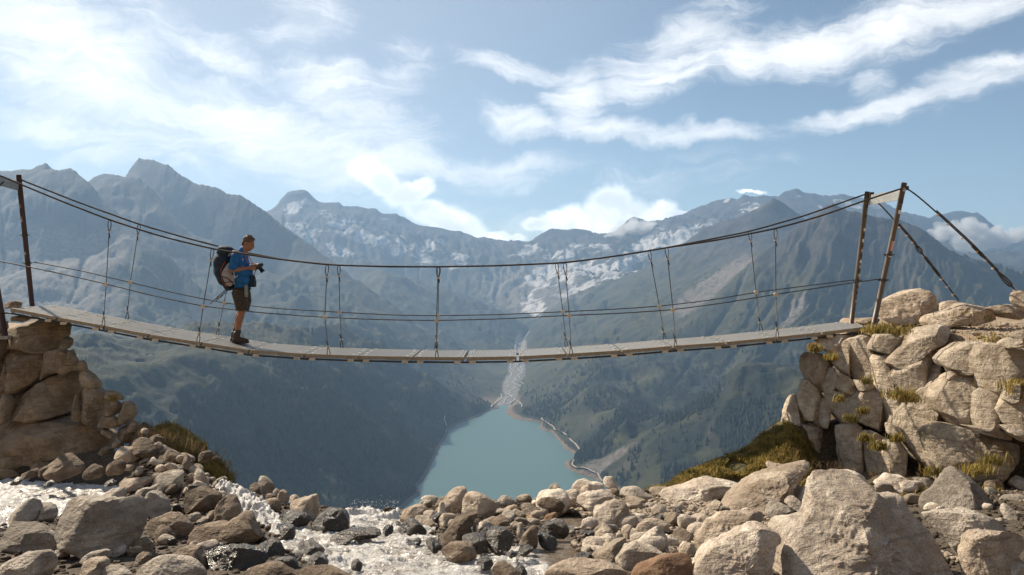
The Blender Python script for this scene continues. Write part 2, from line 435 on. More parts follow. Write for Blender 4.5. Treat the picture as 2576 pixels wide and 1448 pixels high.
# surface cover masks, painted by place (2576 px view coordinates of each vertex)
PX = 1288 + F * Xg / Dg
PY = 690 - F * H / Dg
def blob(cx, cy, rx, ry, deg=0, d0=0, d1=1e9):
    a = math.radians(deg); X = PX - cx; Y = PY - cy
    q = np.hypot((X * math.cos(a) + Y * math.sin(a)) / rx, (-X * math.sin(a) + Y * math.cos(a)) / ry)
    return np.clip(1.5 - q, 0, 1) * ((Dg > d0) & (Dg < d1))
def union(lst):
    r = np.zeros_like(H)
    for b in lst: r = np.maximum(r, blob(*b))
    return r
snow = union([(760, 500, 55, 14, 12, 8000), (735, 520, 28, 26, 0, 8000), (760, 580, 62, 34, 25, 7400), (840, 555, 62, 26, 25, 8000), (900, 590, 110, 34, 22, 7400),
              (850, 630, 50, 22, 20, 7400), (1000, 620, 120, 34, 18, 7400), (966, 552, 18, 6, 0, 8000), (1110, 650, 110, 34, 8, 7000), (1090, 610, 40, 16, 0, 8000),
              (1320, 635, 75, 22, -10, 7000), (1400, 640, 90, 26, 0, 6800), (1480, 625, 90, 20, 0, 7200), (1400, 690, 150, 45, -15, 6500), (1500, 700, 150, 52, -25, 6700),
              (1600, 640, 90, 36, -35, 7300), (1700, 600, 100, 26, -32, 7600), (1760, 580, 70, 18, -32, 7600), (1345, 775, 36, 50, -50, 6000), (1885, 520, 48, 18, -8, 7800),
              (2010, 492, 16, 6, 20, 8500), (2060, 530, 14, 16, 60, 8500), (2140, 515, 50, 12, 10, 8500), (2200, 520, 30, 14, 10, 8500), (1828, 505, 8, 14, 40, 8500), (1650, 605, 40, 50, 60, 8000)])
scree = union([(100, 620, 230, 55, 12, 3300, 4900), (250, 640, 60, 90, 55, 3300, 4800), (120, 720, 220, 90, 10, 3000, 4600), (1830, 690, 90, 22, -35, 4000, 5800),
               (1760, 740, 100, 30, -35, 4000, 5800), (1530, 1160, 90, 13, -33, 1900, 2900), (1490, 1180, 50, 22, -20, 1900, 2900), (1340, 720, 150, 70, 0, 6200), (2000, 780, 60, 20, -50, 2500, 4200)])
rvr = union([(1268, 1012, 22, 16, 0, 3500), (1285, 975, 22, 34, 0, 3800), (1300, 930, 22, 34, 0, 4200), (1310, 880, 16, 40, 0, 5000)])

def far_mat():
    m, n = new_mat("alpine_ground")
    geo = n.new('ShaderNodeNewGeometry'); pos = geo.outputs['Position']
    spn = n.new('ShaderNodeSeparateXYZ'); n.l.new(geo.outputs['Normal'], spn.inputs[0])
    spp = n.new('ShaderNodeSeparateXYZ'); n.l.new(pos, spp.inputs[0])
    def att(nm):
        a = n.new('ShaderNodeAttribute'); a.attribute_name = nm; return a.outputs['Fac']
    big = n.noise(pos, 0.0016, 6, 0.6); mid = n.noise(pos, 0.009, 7, 0.65, 0.4); fin = n.noise(pos, 0.05, 5, 0.65)
    # long streaks that run down the fall line
    rock = n.mix(n.ramp(mid, 0.28, 0.76), (0.015, 0.015, 0.015), (0.068, 0.060, 0.050))
    grass = n.mix(n.ramp(mid, 0.30, 0.70), (0.011, 0.015, 0.007), (0.056, 0.054, 0.019))
    wood = n.mix(n.ramp(fin, 0.38, 0.62), (0.004, 0.008, 0.006), (0.014, 0.020, 0.010))
    alt = n.math('ADD', spp.outputs[2], n.math('MULTIPLY', n.math('SUBTRACT', big, 0.5), 500.0))
    steep = n.math('SUBTRACT', 1.0, spn.outputs[2])
    g = n.math('MULTIPLY', n.ramp(alt, 260.0, -120.0), n.ramp(n.math('ADD', steep, n.math('MULTIPLY', n.math('SUBTRACT', mid, 0.5), 0.7)), 0.52, 0.26))
    c = n.mix(g, rock, grass)
    wd = n.math('MULTIPLY', n.ramp(alt, -230.0, -330.0), n.ramp(n.noise(pos, 0.006, 6, 0.6), 0.42, 0.52))
    wd = n.math('MULTIPLY', wd, n.math('SUBTRACT', 1.0, att('open')))
    c = n.mix(wd, c, wood)
    sc = n.mix(n.ramp(fin, 0.3, 0.7), (0.085, 0.074, 0.064), (0.20, 0.175, 0.15))
    scm = n.ramp(n.math('ADD', att('scree'), n.math('MULTIPLY', n.math('SUBTRACT', n.noise(pos, 0.012, 7, 0.7), 0.5), 1.8)), 0.45, 0.85)
    scm = n.math('MULTIPLY', scm, n.ramp(att('scree'), 0.02, 0.3))
    c = n.mix(n.math('MULTIPLY', scm, 0.85), c, sc)
    # bare gravel rim of the reservoir
    rim = n.ramp(n.math('ADD', spp.outputs[2], n.math('MULTIPLY', n.math('SUBTRACT', fin, 0.5), 12.0)), LAKE_Z + 8, LAKE_Z + 4)
    rim = n.math('MULTIPLY', rim, n.ramp(spp.outputs[1], 4000.0, 3700.0))
    c = n.mix(rim, c, (0.15, 0.115, 0.085))
    rv = n.ramp(n.math('ADD', att('river'), n.math('MULTIPLY', n.math('SUBTRACT', fin, 0.5), 0.8)), 0.35, 0.7)
    c = n.mix(n.math('MULTIPLY', rv, 0.9), c, (0.20, 0.185, 0.165))
    sn_n = n.noise(pos, 0.0034, 9, 0.62, 1.2)
    snw = n.ramp(n.math('ADD', att('snow'), n.math('MULTIPLY', n.math('SUBTRACT', sn_n, 0.5), 2.4)), 0.80, 1.12)
    snw = n.math('MULTIPLY', snw, n.ramp(att('snow'), 0.02, 0.25))
    c = n.mix(snw, c, n.mix(n.ramp(fin, 0.3, 0.7), (0.28, 0.275, 0.27), (0.56, 0.545, 0.53)))
    n.l.new(c, n.bsdf.inputs['Base Color'])
    n.bsdf.inputs['Roughness'].default_value = 0.9
    n.bsdf.inputs['Specular IOR Level'].default_value = 0.15
    bp = n.new('ShaderNodeBump'); bp.inputs['Strength'].default_value = 1.0; bp.inputs['Distance'].default_value = 6.0
    n.l.new(n.math('ADD', n.math('MULTIPLY', n.noise(pos, 0.014, 8, 0.68, 0.5), 2.0), n.math('MULTIPLY', fin, 0.5)), bp.inputs['Height'])
    n.l.new(bp.outputs[0], n.bsdf.inputs['Normal'])
    return m
me = np_mesh("mountains", np.stack([Xg, Dg, H], -1).reshape(-1, 3), grid_faces(NR, NC))
openm = union([(1230, 960, 130, 60, 40, 3500), (1400, 900, 190, 70, -35, 3300), (1560, 1000, 150, 26, -35, 2300), (1450, 1060, 90, 25, -10, 2700), (1500, 860, 260, 60, -30, 3300), (1180, 1050, 60, 12, 20, 3000)])
for nm, arr in (('snow', snow), ('scree', scree), ('river', rvr), ('open', openm)):
    a = me.attributes.new(nm, 'FLOAT', 'POINT'); a.data.foreach_set('value', arr.astype(np.float32).ravel())
mountains = link("mountains", me, mat=far_mat())
tag(mountains, kind='structure')

def hz(x, y):
    """terrain height at world x,y"""
    u = np.asarray(x, float) / np.asarray(y, float)
    c = (u - U0) / (U1 - U0) * (NC - 1); r = (np.log(y) - ls[0]) / (ls[-1] - ls[0]) * (NR - 1)
    c = np.clip(c, 0, NC - 1.001); r = np.clip(r, 0, NR - 1.001)
    c0 = np.floor(c).astype(int); r0 = np.floor(r).astype(int); fc = c - c0; fr = r - r0
    return (H[r0, c0] * (1 - fc) * (1 - fr) + H[r0, c0 + 1] * fc * (1 - fr) + H[r0 + 1, c0] * (1 - fc) * fr + H[r0 + 1, c0 + 1] * fc * fr)

# lake
m, n = new_mat("glacier_lake_water")
n.bsdf.inputs['Base Color'].default_value = (0.072, 0.130, 0.118, 1)
n.bsdf.inputs['Roughness'].default_value = 0.34
n.bsdf.inputs['IOR'].default_value = 1.33
geo = n.new('ShaderNodeNewGeometry')
bp = n.new('ShaderNodeBump'); bp.inputs['Strength'].default_value = 0.5; bp.inputs['Distance'].default_value = 0.6
n.l.new(n.noise(geo.outputs['Position'], 0.09, 4, 0.6), bp.inputs['Height']); n.l.new(bp.outputs[0], n.bsdf.inputs['Normal'])
lr = np.linspace(D0 + 2, 3640, 60)
lv = []
for D in lr:
    l_ = np.interp(D, sl[::-1, 2][np.argsort(sl[::-1, 2])], 0 * sl[:, 2]) if False else 0
    ulx = np.interp(math.log(D), ls, ul) - 0.02; urx = np.interp(math.log(D), ls, ur) + 0.02
    lv += [(ulx * D, D, LAKE_Z), (urx * D, D, LAKE_Z)]
lake = link("lake", np_mesh("lake", lv, grid_faces(60, 2)), mat=m)
tag(lake, kind='structure')

# roads, river channels: ribbons lying on the terrain
def ribbon(name, pts, width, mat, lift=1.6, wob=0.0, seed=1, parent=None):
    """pts: (x,y) in the view on the terrain or (x,y,D)"""
    pts = np.asarray(pts, float); out = []
    for q in pts:
        u = (q[0] - 1288) / F; t = -(q[1] - 690) / F
        Ds = np.linspace(1500, 7600, 1500); zz = hz(u * Ds, Ds)
        hit = np.nonzero(zz >= t * Ds)[0]
        D = Ds[hit[0]] if len(hit) else q[2] if len(q) > 2 else 4000
        out.append((u * D, D))
    out = np.array(out)
    seg = []
    for a, b in zip(out[:-1], out[1:]):
        k = max(2, int(np.hypot(*(b - a)) / 14))
        t = np.linspace(0, 1, k, endpoint=False)[:, None]; seg.append(a + (b - a) * t)
    L = np.concatenate(seg + [out[-1:]])
    if wob:
        s = np.arange(len(L)) * 0.33
        L = L + np.stack([vnoise(s, s * 0 + seed, seed=seed) * wob, vnoise(s + 50, s * 0 + seed, seed=seed) * wob * .6], -1)
    T = np.gradient(L, axis=0); T /= np.linalg.norm(T, axis=1)[:, None] + 1e-6
    N = np.stack([-T[:, 1], T[:, 0]], -1)
    A, B = L + N * width / 2, L - N * width / 2
    za, zb = hz(A[:, 0], A[:, 1]), hz(B[:, 0], B[:, 1]); zm = np.maximum(np.maximum(za, zb), LAKE_Z + 1) + lift
    V = np.stack([np.column_stack([A, zm]), np.column_stack([B, zm])], 1).reshape(-1, 3)
    o = link(name, np_mesh(name, V, grid_faces(len(L), 2)), parent=parent, mat=mat)
    return o
m_track, n = new_mat("pale_gravel_track"); n.bsdf.inputs['Base Color'].default_value = (0.34, 0.29, 0.23, 1); n.bsdf.inputs['Roughness'].default_value = 0.9
m_brook, n = new_mat("braided_glacier_stream"); n.bsdf.inputs['Base Color'].default_value = (0.32, 0.305, 0.285, 1); n.bsdf.inputs['Roughness'].default_value = 0.35
for i, pts in enumerate([[(1516,1212),(1505,1196),(1480,1186),(1450,1181),(1438,1172),(1442,1160)], [(1470,1145),(1455,1130),(1440,1112),(1434,1106)],
                         [(1425,1098),(1410,1088),(1390,1078),(1378,1068),(1366,1062),(1362,1056),(1372,1048)],
                         [(1236,1026),(1248,1012),(1262,1004),(1262,992)], [(1122,1074),(1118,1058),(1121,1045)], [(1314,1026),(1308,1014),(1296,1008)]]):
    tag(ribbon("path", pts, 6 if i < 3 else 5, m_track, lift=2.0, wob=2.5, seed=i), kind='structure')
for i, pts in enumerate([[(1274,1020),(1268,1008),(1284,998),(1276,988),(1296,975),(1314,966),(1300,955),(1308,940),(1300,925),(1310,912),(1305,895),(1298,882),(1304,866),(1312,850),(1330,836)],
                         [(1285,1018),(1290,1004),(1280,992),(1288,980),(1276,968),(1285,955),(1290,940),(1283,925),(1292,910)],
                         [(1298,985),(1305,972),(1294,962),(1302,948),(1318,935),(1312,922)]]):
    tag(ribbon("river", pts, 6, m_brook, lift=2.0, wob=14, seed=20 + i), kind='structure')

# forest: thousands of conifers on the lower slopes
def forest():
    rng = np.random.default_rng(9)
    N = 260000
    u = rng.uniform(-0.66, 0.56, N); D = np.exp(rng.uniform(math.log(1200), math.log(4300), N))
    x = u * D; z = hz(x, D)
    c = np.clip((u - U0) / (U1 - U0) * (NC - 1), 0, NC - 1).astype(int); r = np.clip((np.log(D) - ls[0]) / (ls[-1] - ls[0]) * (NR - 1), 0, NR - 1).astype(int)
    clump = fbm(x / 130, D / 130, octv=4, gain=0.6, seed=50)
    top = -290 + 90 * fbm(x / 400, D / 400, octv=2, seed=60)
    dens = np.clip((top - z) / 120, 0, 1) * np.clip(clump * 3.0 + 0.35, 0.02, 1) * (1 - 0.9 * openm[r, c]) * (1 - 0.95 * np.clip(scree[r, c] * 1.5, 0, 1))
    keep = (rng.uniform(0, 1, N) < dens) & (z > LAKE_Z + 11) & ((D * (0.0 + 1)) > 0)
    # beyond 3 km they are too small: thin them
    keep &= rng.uniform(0, 1, N) < np.clip(4200 / D - 0.7, 0.12, 1)
    x, D, z = x[keep], D[keep], z[keep]; n_ = len(x)
    hgt = rng.uniform(9, 20, n_); rad = hgt * rng.uniform(0.17, 0.26, n_); ph = rng.uniform(0, 6.28, n_)
    K = 5
    V = np.zeros((n_, K + 1 + K, 3)); 
    for k in range(K):
        a = ph + 6.2832 * k / K
        V[:, k] = np.stack([x + rad * np.cos(a), D + rad * np.sin(a), z + hgt * 0.06 - 1.5], -1)
        V[:, K + 1 + k] = np.stack([x + 0.62 * rad * np.cos(a + .6), D + 0.62 * rad * np.sin(a + .6), z + hgt * 0.42], -1)
    V[:, K] = np.stack([x, D, z + hgt], -1)
    base = (np.arange(n_) * (2 * K + 1))[:, None]
    f = []
    for k in range(K):
        f.append(np.concatenate([base + k, base + (k + 1) % K, base + K + 1 + k], 1))
        f.append(np.concatenate([base + (k + 1) % K, base + K + 1 + (k + 1) % K, base + K + 1 + k], 1))
        f.append(np.concatenate([base + K + 1 + k, base + K + 1 + (k + 1) % K, base + K], 1))
    m, n = new_mat("conifer_needles")
    g = n.new('ShaderNodeNewGeometry')
    n.l.new(n.mix(n.noise(g.outputs['Position'], 0.03, 3), (0.009, 0.015, 0.008), (0.030, 0.038, 0.015)), n.bsdf.inputs['Base Color'])
    n.bsdf.inputs['Roughness'].default_value = 0.85
    o = link("forest", np_mesh("forest", V.reshape(-1, 3), np.concatenate(f, 0), smooth=False), mat=m)
    tag(o, "dark conifer forest covering the lower slopes round the lake", "forest", kind='stuff')
    print("trees", n_)
forest()

# the air of the valley
hz_me = bpy.data.meshes.new("haze")
bm = bmesh.new(); bmesh.ops.create_cube(bm, size=1.0)
bm.to_mesh(hz_me); bm.free()
haze = link("haze", hz_me)
bx0, bx1, by0, by1, bz0, bz1 = -11800, 11800, -160, 13500, LAKE_Z - 60, 1180
haze.scale = (bx1 - bx0, by1 - by0, bz1 - bz0)
haze.location = ((bx0 + bx1) / 2, (by0 + by1) / 2, (bz0 + bz1) / 2)
tag(haze, "pale blue haze filling the valley air", "haze", kind='stuff')
m = bpy.data.materials.new("valley_haze"); m.use_nodes = True
t = m.node_tree; t.nodes.clear()
out = t.nodes.new('ShaderNodeOutputMaterial'); pv = t.nodes.new('ShaderNodeVolumePrincipled')
pv.inputs['Color'].default_value = (0.42, 0.65, 0.96, 1)
pv.inputs['Density'].default_value = 0.66e-4
pv.inputs['Anisotropy'].default_value = 0.25
t.links.new(pv.outputs[0], out.inputs['Volume'])
hz_me.materials.append(m)

# ------------------------------------------------------------------ near hillside, stream bed
def sm(t):
    t = np.clip(t, 0, 1); return t * t * (3 - 2 * t)
def wall_x(y):
    return np.interp(y, [6, 7, 8.5, 9.5, 10.5, 11.5, 13, 14, 16], [9.2, 8.4, 7.2, 6.6, 6.05, 5.55, 4.75, 4.95, 5.7])
def base_z(y):
    return -1.3 - 0.15 * y
def ground(x, y):
    x = np.asarray(x, float); y = np.asarray(y, float)
    z = base_z(np.clip(y, 0.0, 14.0)) + 0.62 * np.clip(-y - 1.0, 0, None)
    yy = np.maximum(y, 1.0)
    z = z + 0.55 * sm((-x / yy - 0.345) / 0.10) * sm((0.495 + x / yy) / 0.03) * sm((y - 9.4) / 1.4)
    z = z + 0.40 * sm((-x / yy - 0.43) / 0.03) * sm((0.62 + x / yy) / 0.03) * sm((y - 11.3) / 0.5)
    z = z + (0.22 * sm((x - 1.9) / 0.5) + 0.52 * np.clip((x - 2.2) / 2.1, 0, 1.0)) * sm((y - 9.9) / 2.2) * (x > 1.9) * (1 - 0.9 * sm((x / yy - 0.345) / 0.05) * sm((12.4 - y) / 0.6))
    z = z + 0.10 * sm((x - 3.0) / 2.5) * sm((y - 5.0) / 3.0)
    z = z * 1.0 + (-0.90 - z) * sm((-x - 0.51 * yy) / (0.09 * yy)) * sm((y - 12.5) / 0.6)
    z = z + (-0.87 - z) * sm((x - wall_x(y) - 0.25) / 0.75) * sm((y - 5.5) / 2.0)
    br = np.interp(x, [-9, -7.9, -6.6, -5.2, -4.2, -3.4, -2.6, -1.9, -1.2, -0.7, 0.4, 1.4, 2.4, 3.6, 4.6, 5.4, 9], [14.5, 13.6, 12.4, 11.3, 10.4, 9.7, 9.1, 8.75, 8.7, 9.2, 9.2, 9.9, 10.8, 11.6, 13.2, 15.0, 16.5])
    d = np.maximum(y - br, 0)
    drop = np.where(d < 0.5, 1.3 * d * d, 0.325 + 1.3 * (d - 0.5))
    far = np.clip(y - 40, 0, None)
    z = z - np.minimum(drop, 30 + 0.62 * far)
    return z
# water areas, in view coordinates of the stream-bed plane
WPOLY = [[(-60,1222),(60,1204),(170,1206),(245,1222),(305,1226),(300,1246),(262,1262),(170,1290),(60,1300),(-60,1345)],
         [(735,1322),(800,1330),(872,1296),(890,1284),(940,1290),(985,1292),(1004,1290),(1012,1322),(1080,1330),(1085,1370),(1110,1390),(1210,1390),(1262,1384),(1300,1372),(1345,1340),(1372,1330),(1440,1345),(1440,1372),(1462,1392),(1432,1412),(1400,1430),(1370,1500),(760,1500),(800,1420),(760,1400),(705,1370)],
         [(1405,1290),(1460,1290),(1480,1320),(1445,1335),(1405,1325)]]
def px2bed(dx, dy):
    s = (dy - 690) / F; D = 1.3 / (s - 0.15); return ((dx - 1288) / F * D, D)
WP = [[px2bed(max(min(x, 2700), -200), max(y, 1196)) for x, y in poly] for poly in WPOLY]
def inside(poly, x, y):
    r = np.zeros(x.shape, bool); n_ = len(poly)
    for i in range(n_):
        x1, y1 = poly[i]; x2, y2 = poly[(i + 1) % n_]
        c = ((y1 > y) != (y2 > y)) & (x < (x2 - x1) * (y - y1) / (y2 - y1 + 1e-12) + x1)
        r ^= c
    return r
xs = np.concatenate([np.arange(-60, -12, 2.0), np.arange(-12, -6, .2), np.arange(-6, 6, .05), np.arange(6, 12, .15), np.arange(12, 62, 2.0)])
ys = np.concatenate([np.arange(-150, -30, 10.0), np.arange(-30, 2, 2.0), np.arange(2, 5, .2), np.arange(5, 11.5, .05), np.arange(11.5, 20, .12), np.arange(20, 60, 1.5), np.arange(60, 900, 20)])
GX, GY = np.meshgrid(xs, ys)
GZ = ground(GX, GY)
wm = np.zeros(GX.shape, bool)
for pl in WP: wm |= inside(pl, GX, GY)
wet = wm.astype(float)
for _ in range(3):
    q = np.pad(wet, 1, mode='edge'); wet = (q[1:-1, 1:-1] * 2 + q[:-2, 1:-1] + q[2:, 1:-1] + q[1:-1, :-2] + q[1:-1, 2:]) / 6
GZ = GZ + 0.10 * fbm(GX * 2.3, GY * 2.3, octv=3, seed=19) * np.clip((GX - 2.0) / .4, 0, 1) * np.clip((GY - 10.2) / .6, 0, 1) * (GZ < -1.6)
GZ = GZ - 0.13 * wet + 0.025 * fbm(GX * 1.7, GY * 1.7, octv=4, seed=8) + 0.012 * fbm(GX * 9, GY * 9, octv=3, seed=4)
GZ = np.where(GY > 25, GZ + fbm(GX / 9, GY / 9, octv=4, seed=2) * np.clip((GY - 25) / 12, 0, 3), GZ)

def rock_mat(name, c_lo, c_hi, stain, speck=0.5, rough=0.86, moss=0.0, bump=1.0, scale=1.0, wetness=0.0):
    m, n = new_mat(name)
    geo = n.new('ShaderNodeNewGeometry'); pos = geo.outputs['Position']
    oi = n.new('ShaderNodeObjectInfo')
    off = n.vmath('ADD', pos, n.xyz(n.math('MULTIPLY', oi.outputs['Random'], 37.0), n.math('MULTIPLY', oi.outputs['Random'], 11.0), 0.0))
    big = n.noise(off, 2.6 * scale, 5, 0.6, 0.4); mid = n.noise(off, 11 * scale, 6, 0.65, 0.3); fin = n.noise(off, 85 * scale, 4, 0.7)
    # slanting mineral bands
    bm_ = n.new('ShaderNodeMapping'); n.l.new(off, bm_.inputs[0]); bm_.inputs[2].default_value = (0.4, 0.5, 0.3); bm_.inputs[3].default_value = (1.2, 1.2, 9.0)
    band = n.noise(bm_.outputs[0], 2.2 * scale, 6, 0.6, 0.6)
    c = n.mix(n.ramp(n.math('ADD', big, n.math('MULTIPLY', n.math('SUBTRACT', mid, .5), .6)), 0.33, 0.68), c_lo, c_hi)
    c = n.mix(n.math('MULTIPLY', n.ramp(band, 0.50, 0.70), 0.55), c, stain)
    tone = n.math('ADD', 0.78, n.math('MULTIPLY', oi.outputs['Random'], 0.42))
    c = n.mix(1.0, c, n.xyz(tone, tone, n.math('ADD', tone, -0.01)), 'MULTIPLY')
    sp = n.ramp(fin, 0.36, 0.64, 1 - speck * 0.5, 1 + speck * 0.35, smooth=False)
    c = n.mix(1.0, c, n.xyz(sp, sp, sp), 'MULTIPLY')
    # rusty and lichen blotches
    rl = n.ramp(n.noise(off, 4.5 * scale, 6, 0.7, 0.8), 0.62, 0.74)
    c = n.mix(n.math('MULTIPLY', rl, 0.45), c, (0.20, 0.105, 0.045))
    if moss > 0:
        ml = n.ramp(n.noise(off, 3.1 * scale, 7, 0.72, 0.5), 0.56, 0.66)
        c = n.mix(n.math('MULTIPLY', ml, moss), c, (0.13, 0.125, 0.045))
    n.l.new(c, n.bsdf.inputs['Base Color'])
    n.bsdf.inputs['Roughness'].default_value = rough
    n.bsdf.inputs['Specular IOR Level'].default_value = 0.3 if rough > .6 else 0.6
    if wetness:
        n.l.new(n.ramp(mid, 0.35, 0.65, rough, rough + 0.3), n.bsdf.inputs['Roughness'])
    b = n.new('ShaderNodeBump'); b.inputs['Strength'].default_value = 1.0 * bump; b.inputs['Distance'].default_value = 0.055 / scale
    hh = n.math('ADD', n.math('MULTIPLY', mid, 1.0), n.math('ADD', n.math('MULTIPLY', fin, 0.20), n.math('MULTIPLY', band, 0.7)))
    vo = n.new('ShaderNodeTexVoronoi'); vo.feature = 'DISTANCE_TO_EDGE'; n.l.new(n.vmath('ADD', off, n.vmath('SCALE', n.noise(off, 3.0, 4, .6, 0, 1))), vo.inputs['Vector']); vo.inputs['Scale'].default_value = 1.6 * scale
    crack = n.ramp(vo.outputs['Distance'], 0.0, 0.022)
    hh = n.math('ADD', hh, n.math('MULTIPLY', crack, n.ramp(big, 0.5, 0.62, 0.0, 0.22)))
    n.l.new(hh, b.inputs['Height']); n.l.new(b.outputs[0], n.bsdf.inputs['Normal'])
    return m
RM = {
 'g': rock_mat("grey_granite", (0.29, 0.245, 0.195), (0.53, 0.46, 0.375), (0.13, 0.105, 0.08)),
 'w': rock_mat("pale_granite", (0.50, 0.41, 0.32), (0.78, 0.68, 0.56), (0.27, 0.20, 0.145), speck=0.6),
 't': rock_mat("tan_granite", (0.36, 0.28, 0.205), (0.60, 0.495, 0.38), (0.17, 0.12, 0.08)),
 'b': rock_mat("brown_granite", (0.15, 0.11, 0.075), (0.32, 0.245, 0.175), (0.08, 0.055, 0.035)),
 'd': rock_mat("wet_dark_rock", (0.030, 0.024, 0.018), (0.085, 0.066, 0.046), (0.02, 0.015, 0.01), rough=0.22, wetness=1),
 'p': rock_mat("crevice_shade_gravel", (0.07, 0.05, 0.034), (0.20, 0.15, 0.105), (0.05, 0.035, 0.022)),  # gravel darkened: the shade of crevices between boulders is put into its colour
 'o': rock_mat("rusty_slab", (0.26, 0.15, 0.085), (0.42, 0.27, 0.165), (0.19, 0.10, 0.05), bump=0.5),
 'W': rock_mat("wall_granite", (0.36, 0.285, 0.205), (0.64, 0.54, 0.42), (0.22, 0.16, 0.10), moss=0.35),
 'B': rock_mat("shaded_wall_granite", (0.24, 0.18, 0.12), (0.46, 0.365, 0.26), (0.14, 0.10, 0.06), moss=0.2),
}
m_soil, n = new_mat("gravel_soil")
geo = n.new('ShaderNodeNewGeometry'); pos = geo.outputs['Position']
spz = n.new('ShaderNodeSeparateXYZ'); n.l.new(pos, spz.inputs[0])
gr = n.noise(pos, 38, 5, 0.7); g2 = n.noise(pos, 1.3, 5, 0.6)
c = n.mix(n.ramp(gr, 0.35, 0.65), (0.040, 0.029, 0.020), (0.16, 0.12, 0.080))  # stream-bed soil darkened too, standing in for shaded crevices
c = n.mix(n.ramp(spz.outputs[2], -1.4, -1.0), c, n.mix(n.ramp(gr, 0.3, 0.7), (0.30, 0.21, 0.13), (0.46, 0.35, 0.24)))
c = n.mix(n.math('MULTIPLY', n.ramp(g2, 0.5, 0.6), 0.35), c, (0.10, 0.085, 0.035))
wa_ = n.new('ShaderNodeAttribute'); wa_.attribute_name = 'wet'
c = n.mix(n.math('MULTIPLY', wa_.outputs['Fac'], 0.75), c, (0.045, 0.035, 0.025))
tf_ = n.new('ShaderNodeAttribute'); tf_.attribute_name = 'turf'
c = n.mix(n.math('MULTIPLY', tf_.outputs['Fac'], n.ramp(n.noise(pos, 3.0, 6, .65), .36, .5)), c, n.mix(n.ramp(gr, .35, .65), (0.05, 0.045, 0.015), (0.19, 0.15, 0.05)))
n.l.new(c, n.bsdf.inputs['Base Color']); n.bsdf.inputs['Roughness'].default_value = 0.9
b = n.new('ShaderNodeBump'); b.inputs['Distance'].default_value = 0.03; n.l.new(n.math('ADD', gr, n.noise(pos, 9, 5, .6)), b.inputs['Height']); n.l.new(b.outputs[0], n.bsdf.inputs['Normal'])
gm_ = np_mesh("ground", np.stack([GX, GY, GZ], -1).reshape(-1, 3), grid_faces(len(ys), len(xs)))
a = gm_.attributes.new('wet', 'FLOAT', 'POINT'); a.data.foreach_set('value', np.clip(wet * 1.6, 0, 1).astype(np.float32).ravel())
tfm = np.clip((GX - 1.9) / .4, 0, 1) * np.clip((GY - 10.0) / .6, 0, 1) * np.clip((13.8 - GY), 0, 1) * (GZ < -1.9) * np.clip((0.40 - GX / np.maximum(GY, 1)) / .03, 0.15, 1)
a = gm_.attributes.new('turf', 'FLOAT', 'POINT'); a.data.foreach_set('value', tfm.astype(np.float32).ravel())
tag(link("ground", gm_, mat=m_soil), kind='structure')

# ------------------------------------------------------------------ stones built from their outlines
VIEWS = {'A': (0, 1612, 2.567), 'B': (900, 1612, 2.567), 'C': (1800, 1612, 2.567), 'D': (2700, 1612, 2.198), 'E': (2872, 1050, 2.576), 'L': (0, 1050, 2.576)}
def pts_of(view, s):
    ox, oy, k = VIEWS[view]
    return np.array([((ox + float(a) / k) / 1.5031, (oy + float(b) / k) / 1.5031) for a, b in (q.split(',') for q in s.split())])
def bed_D(py):
    if py > 1258.6:
        return 1.3 / ((py - 690) / F - 0.15)
    return 9.5 + (1258.6 - py) * 0.009

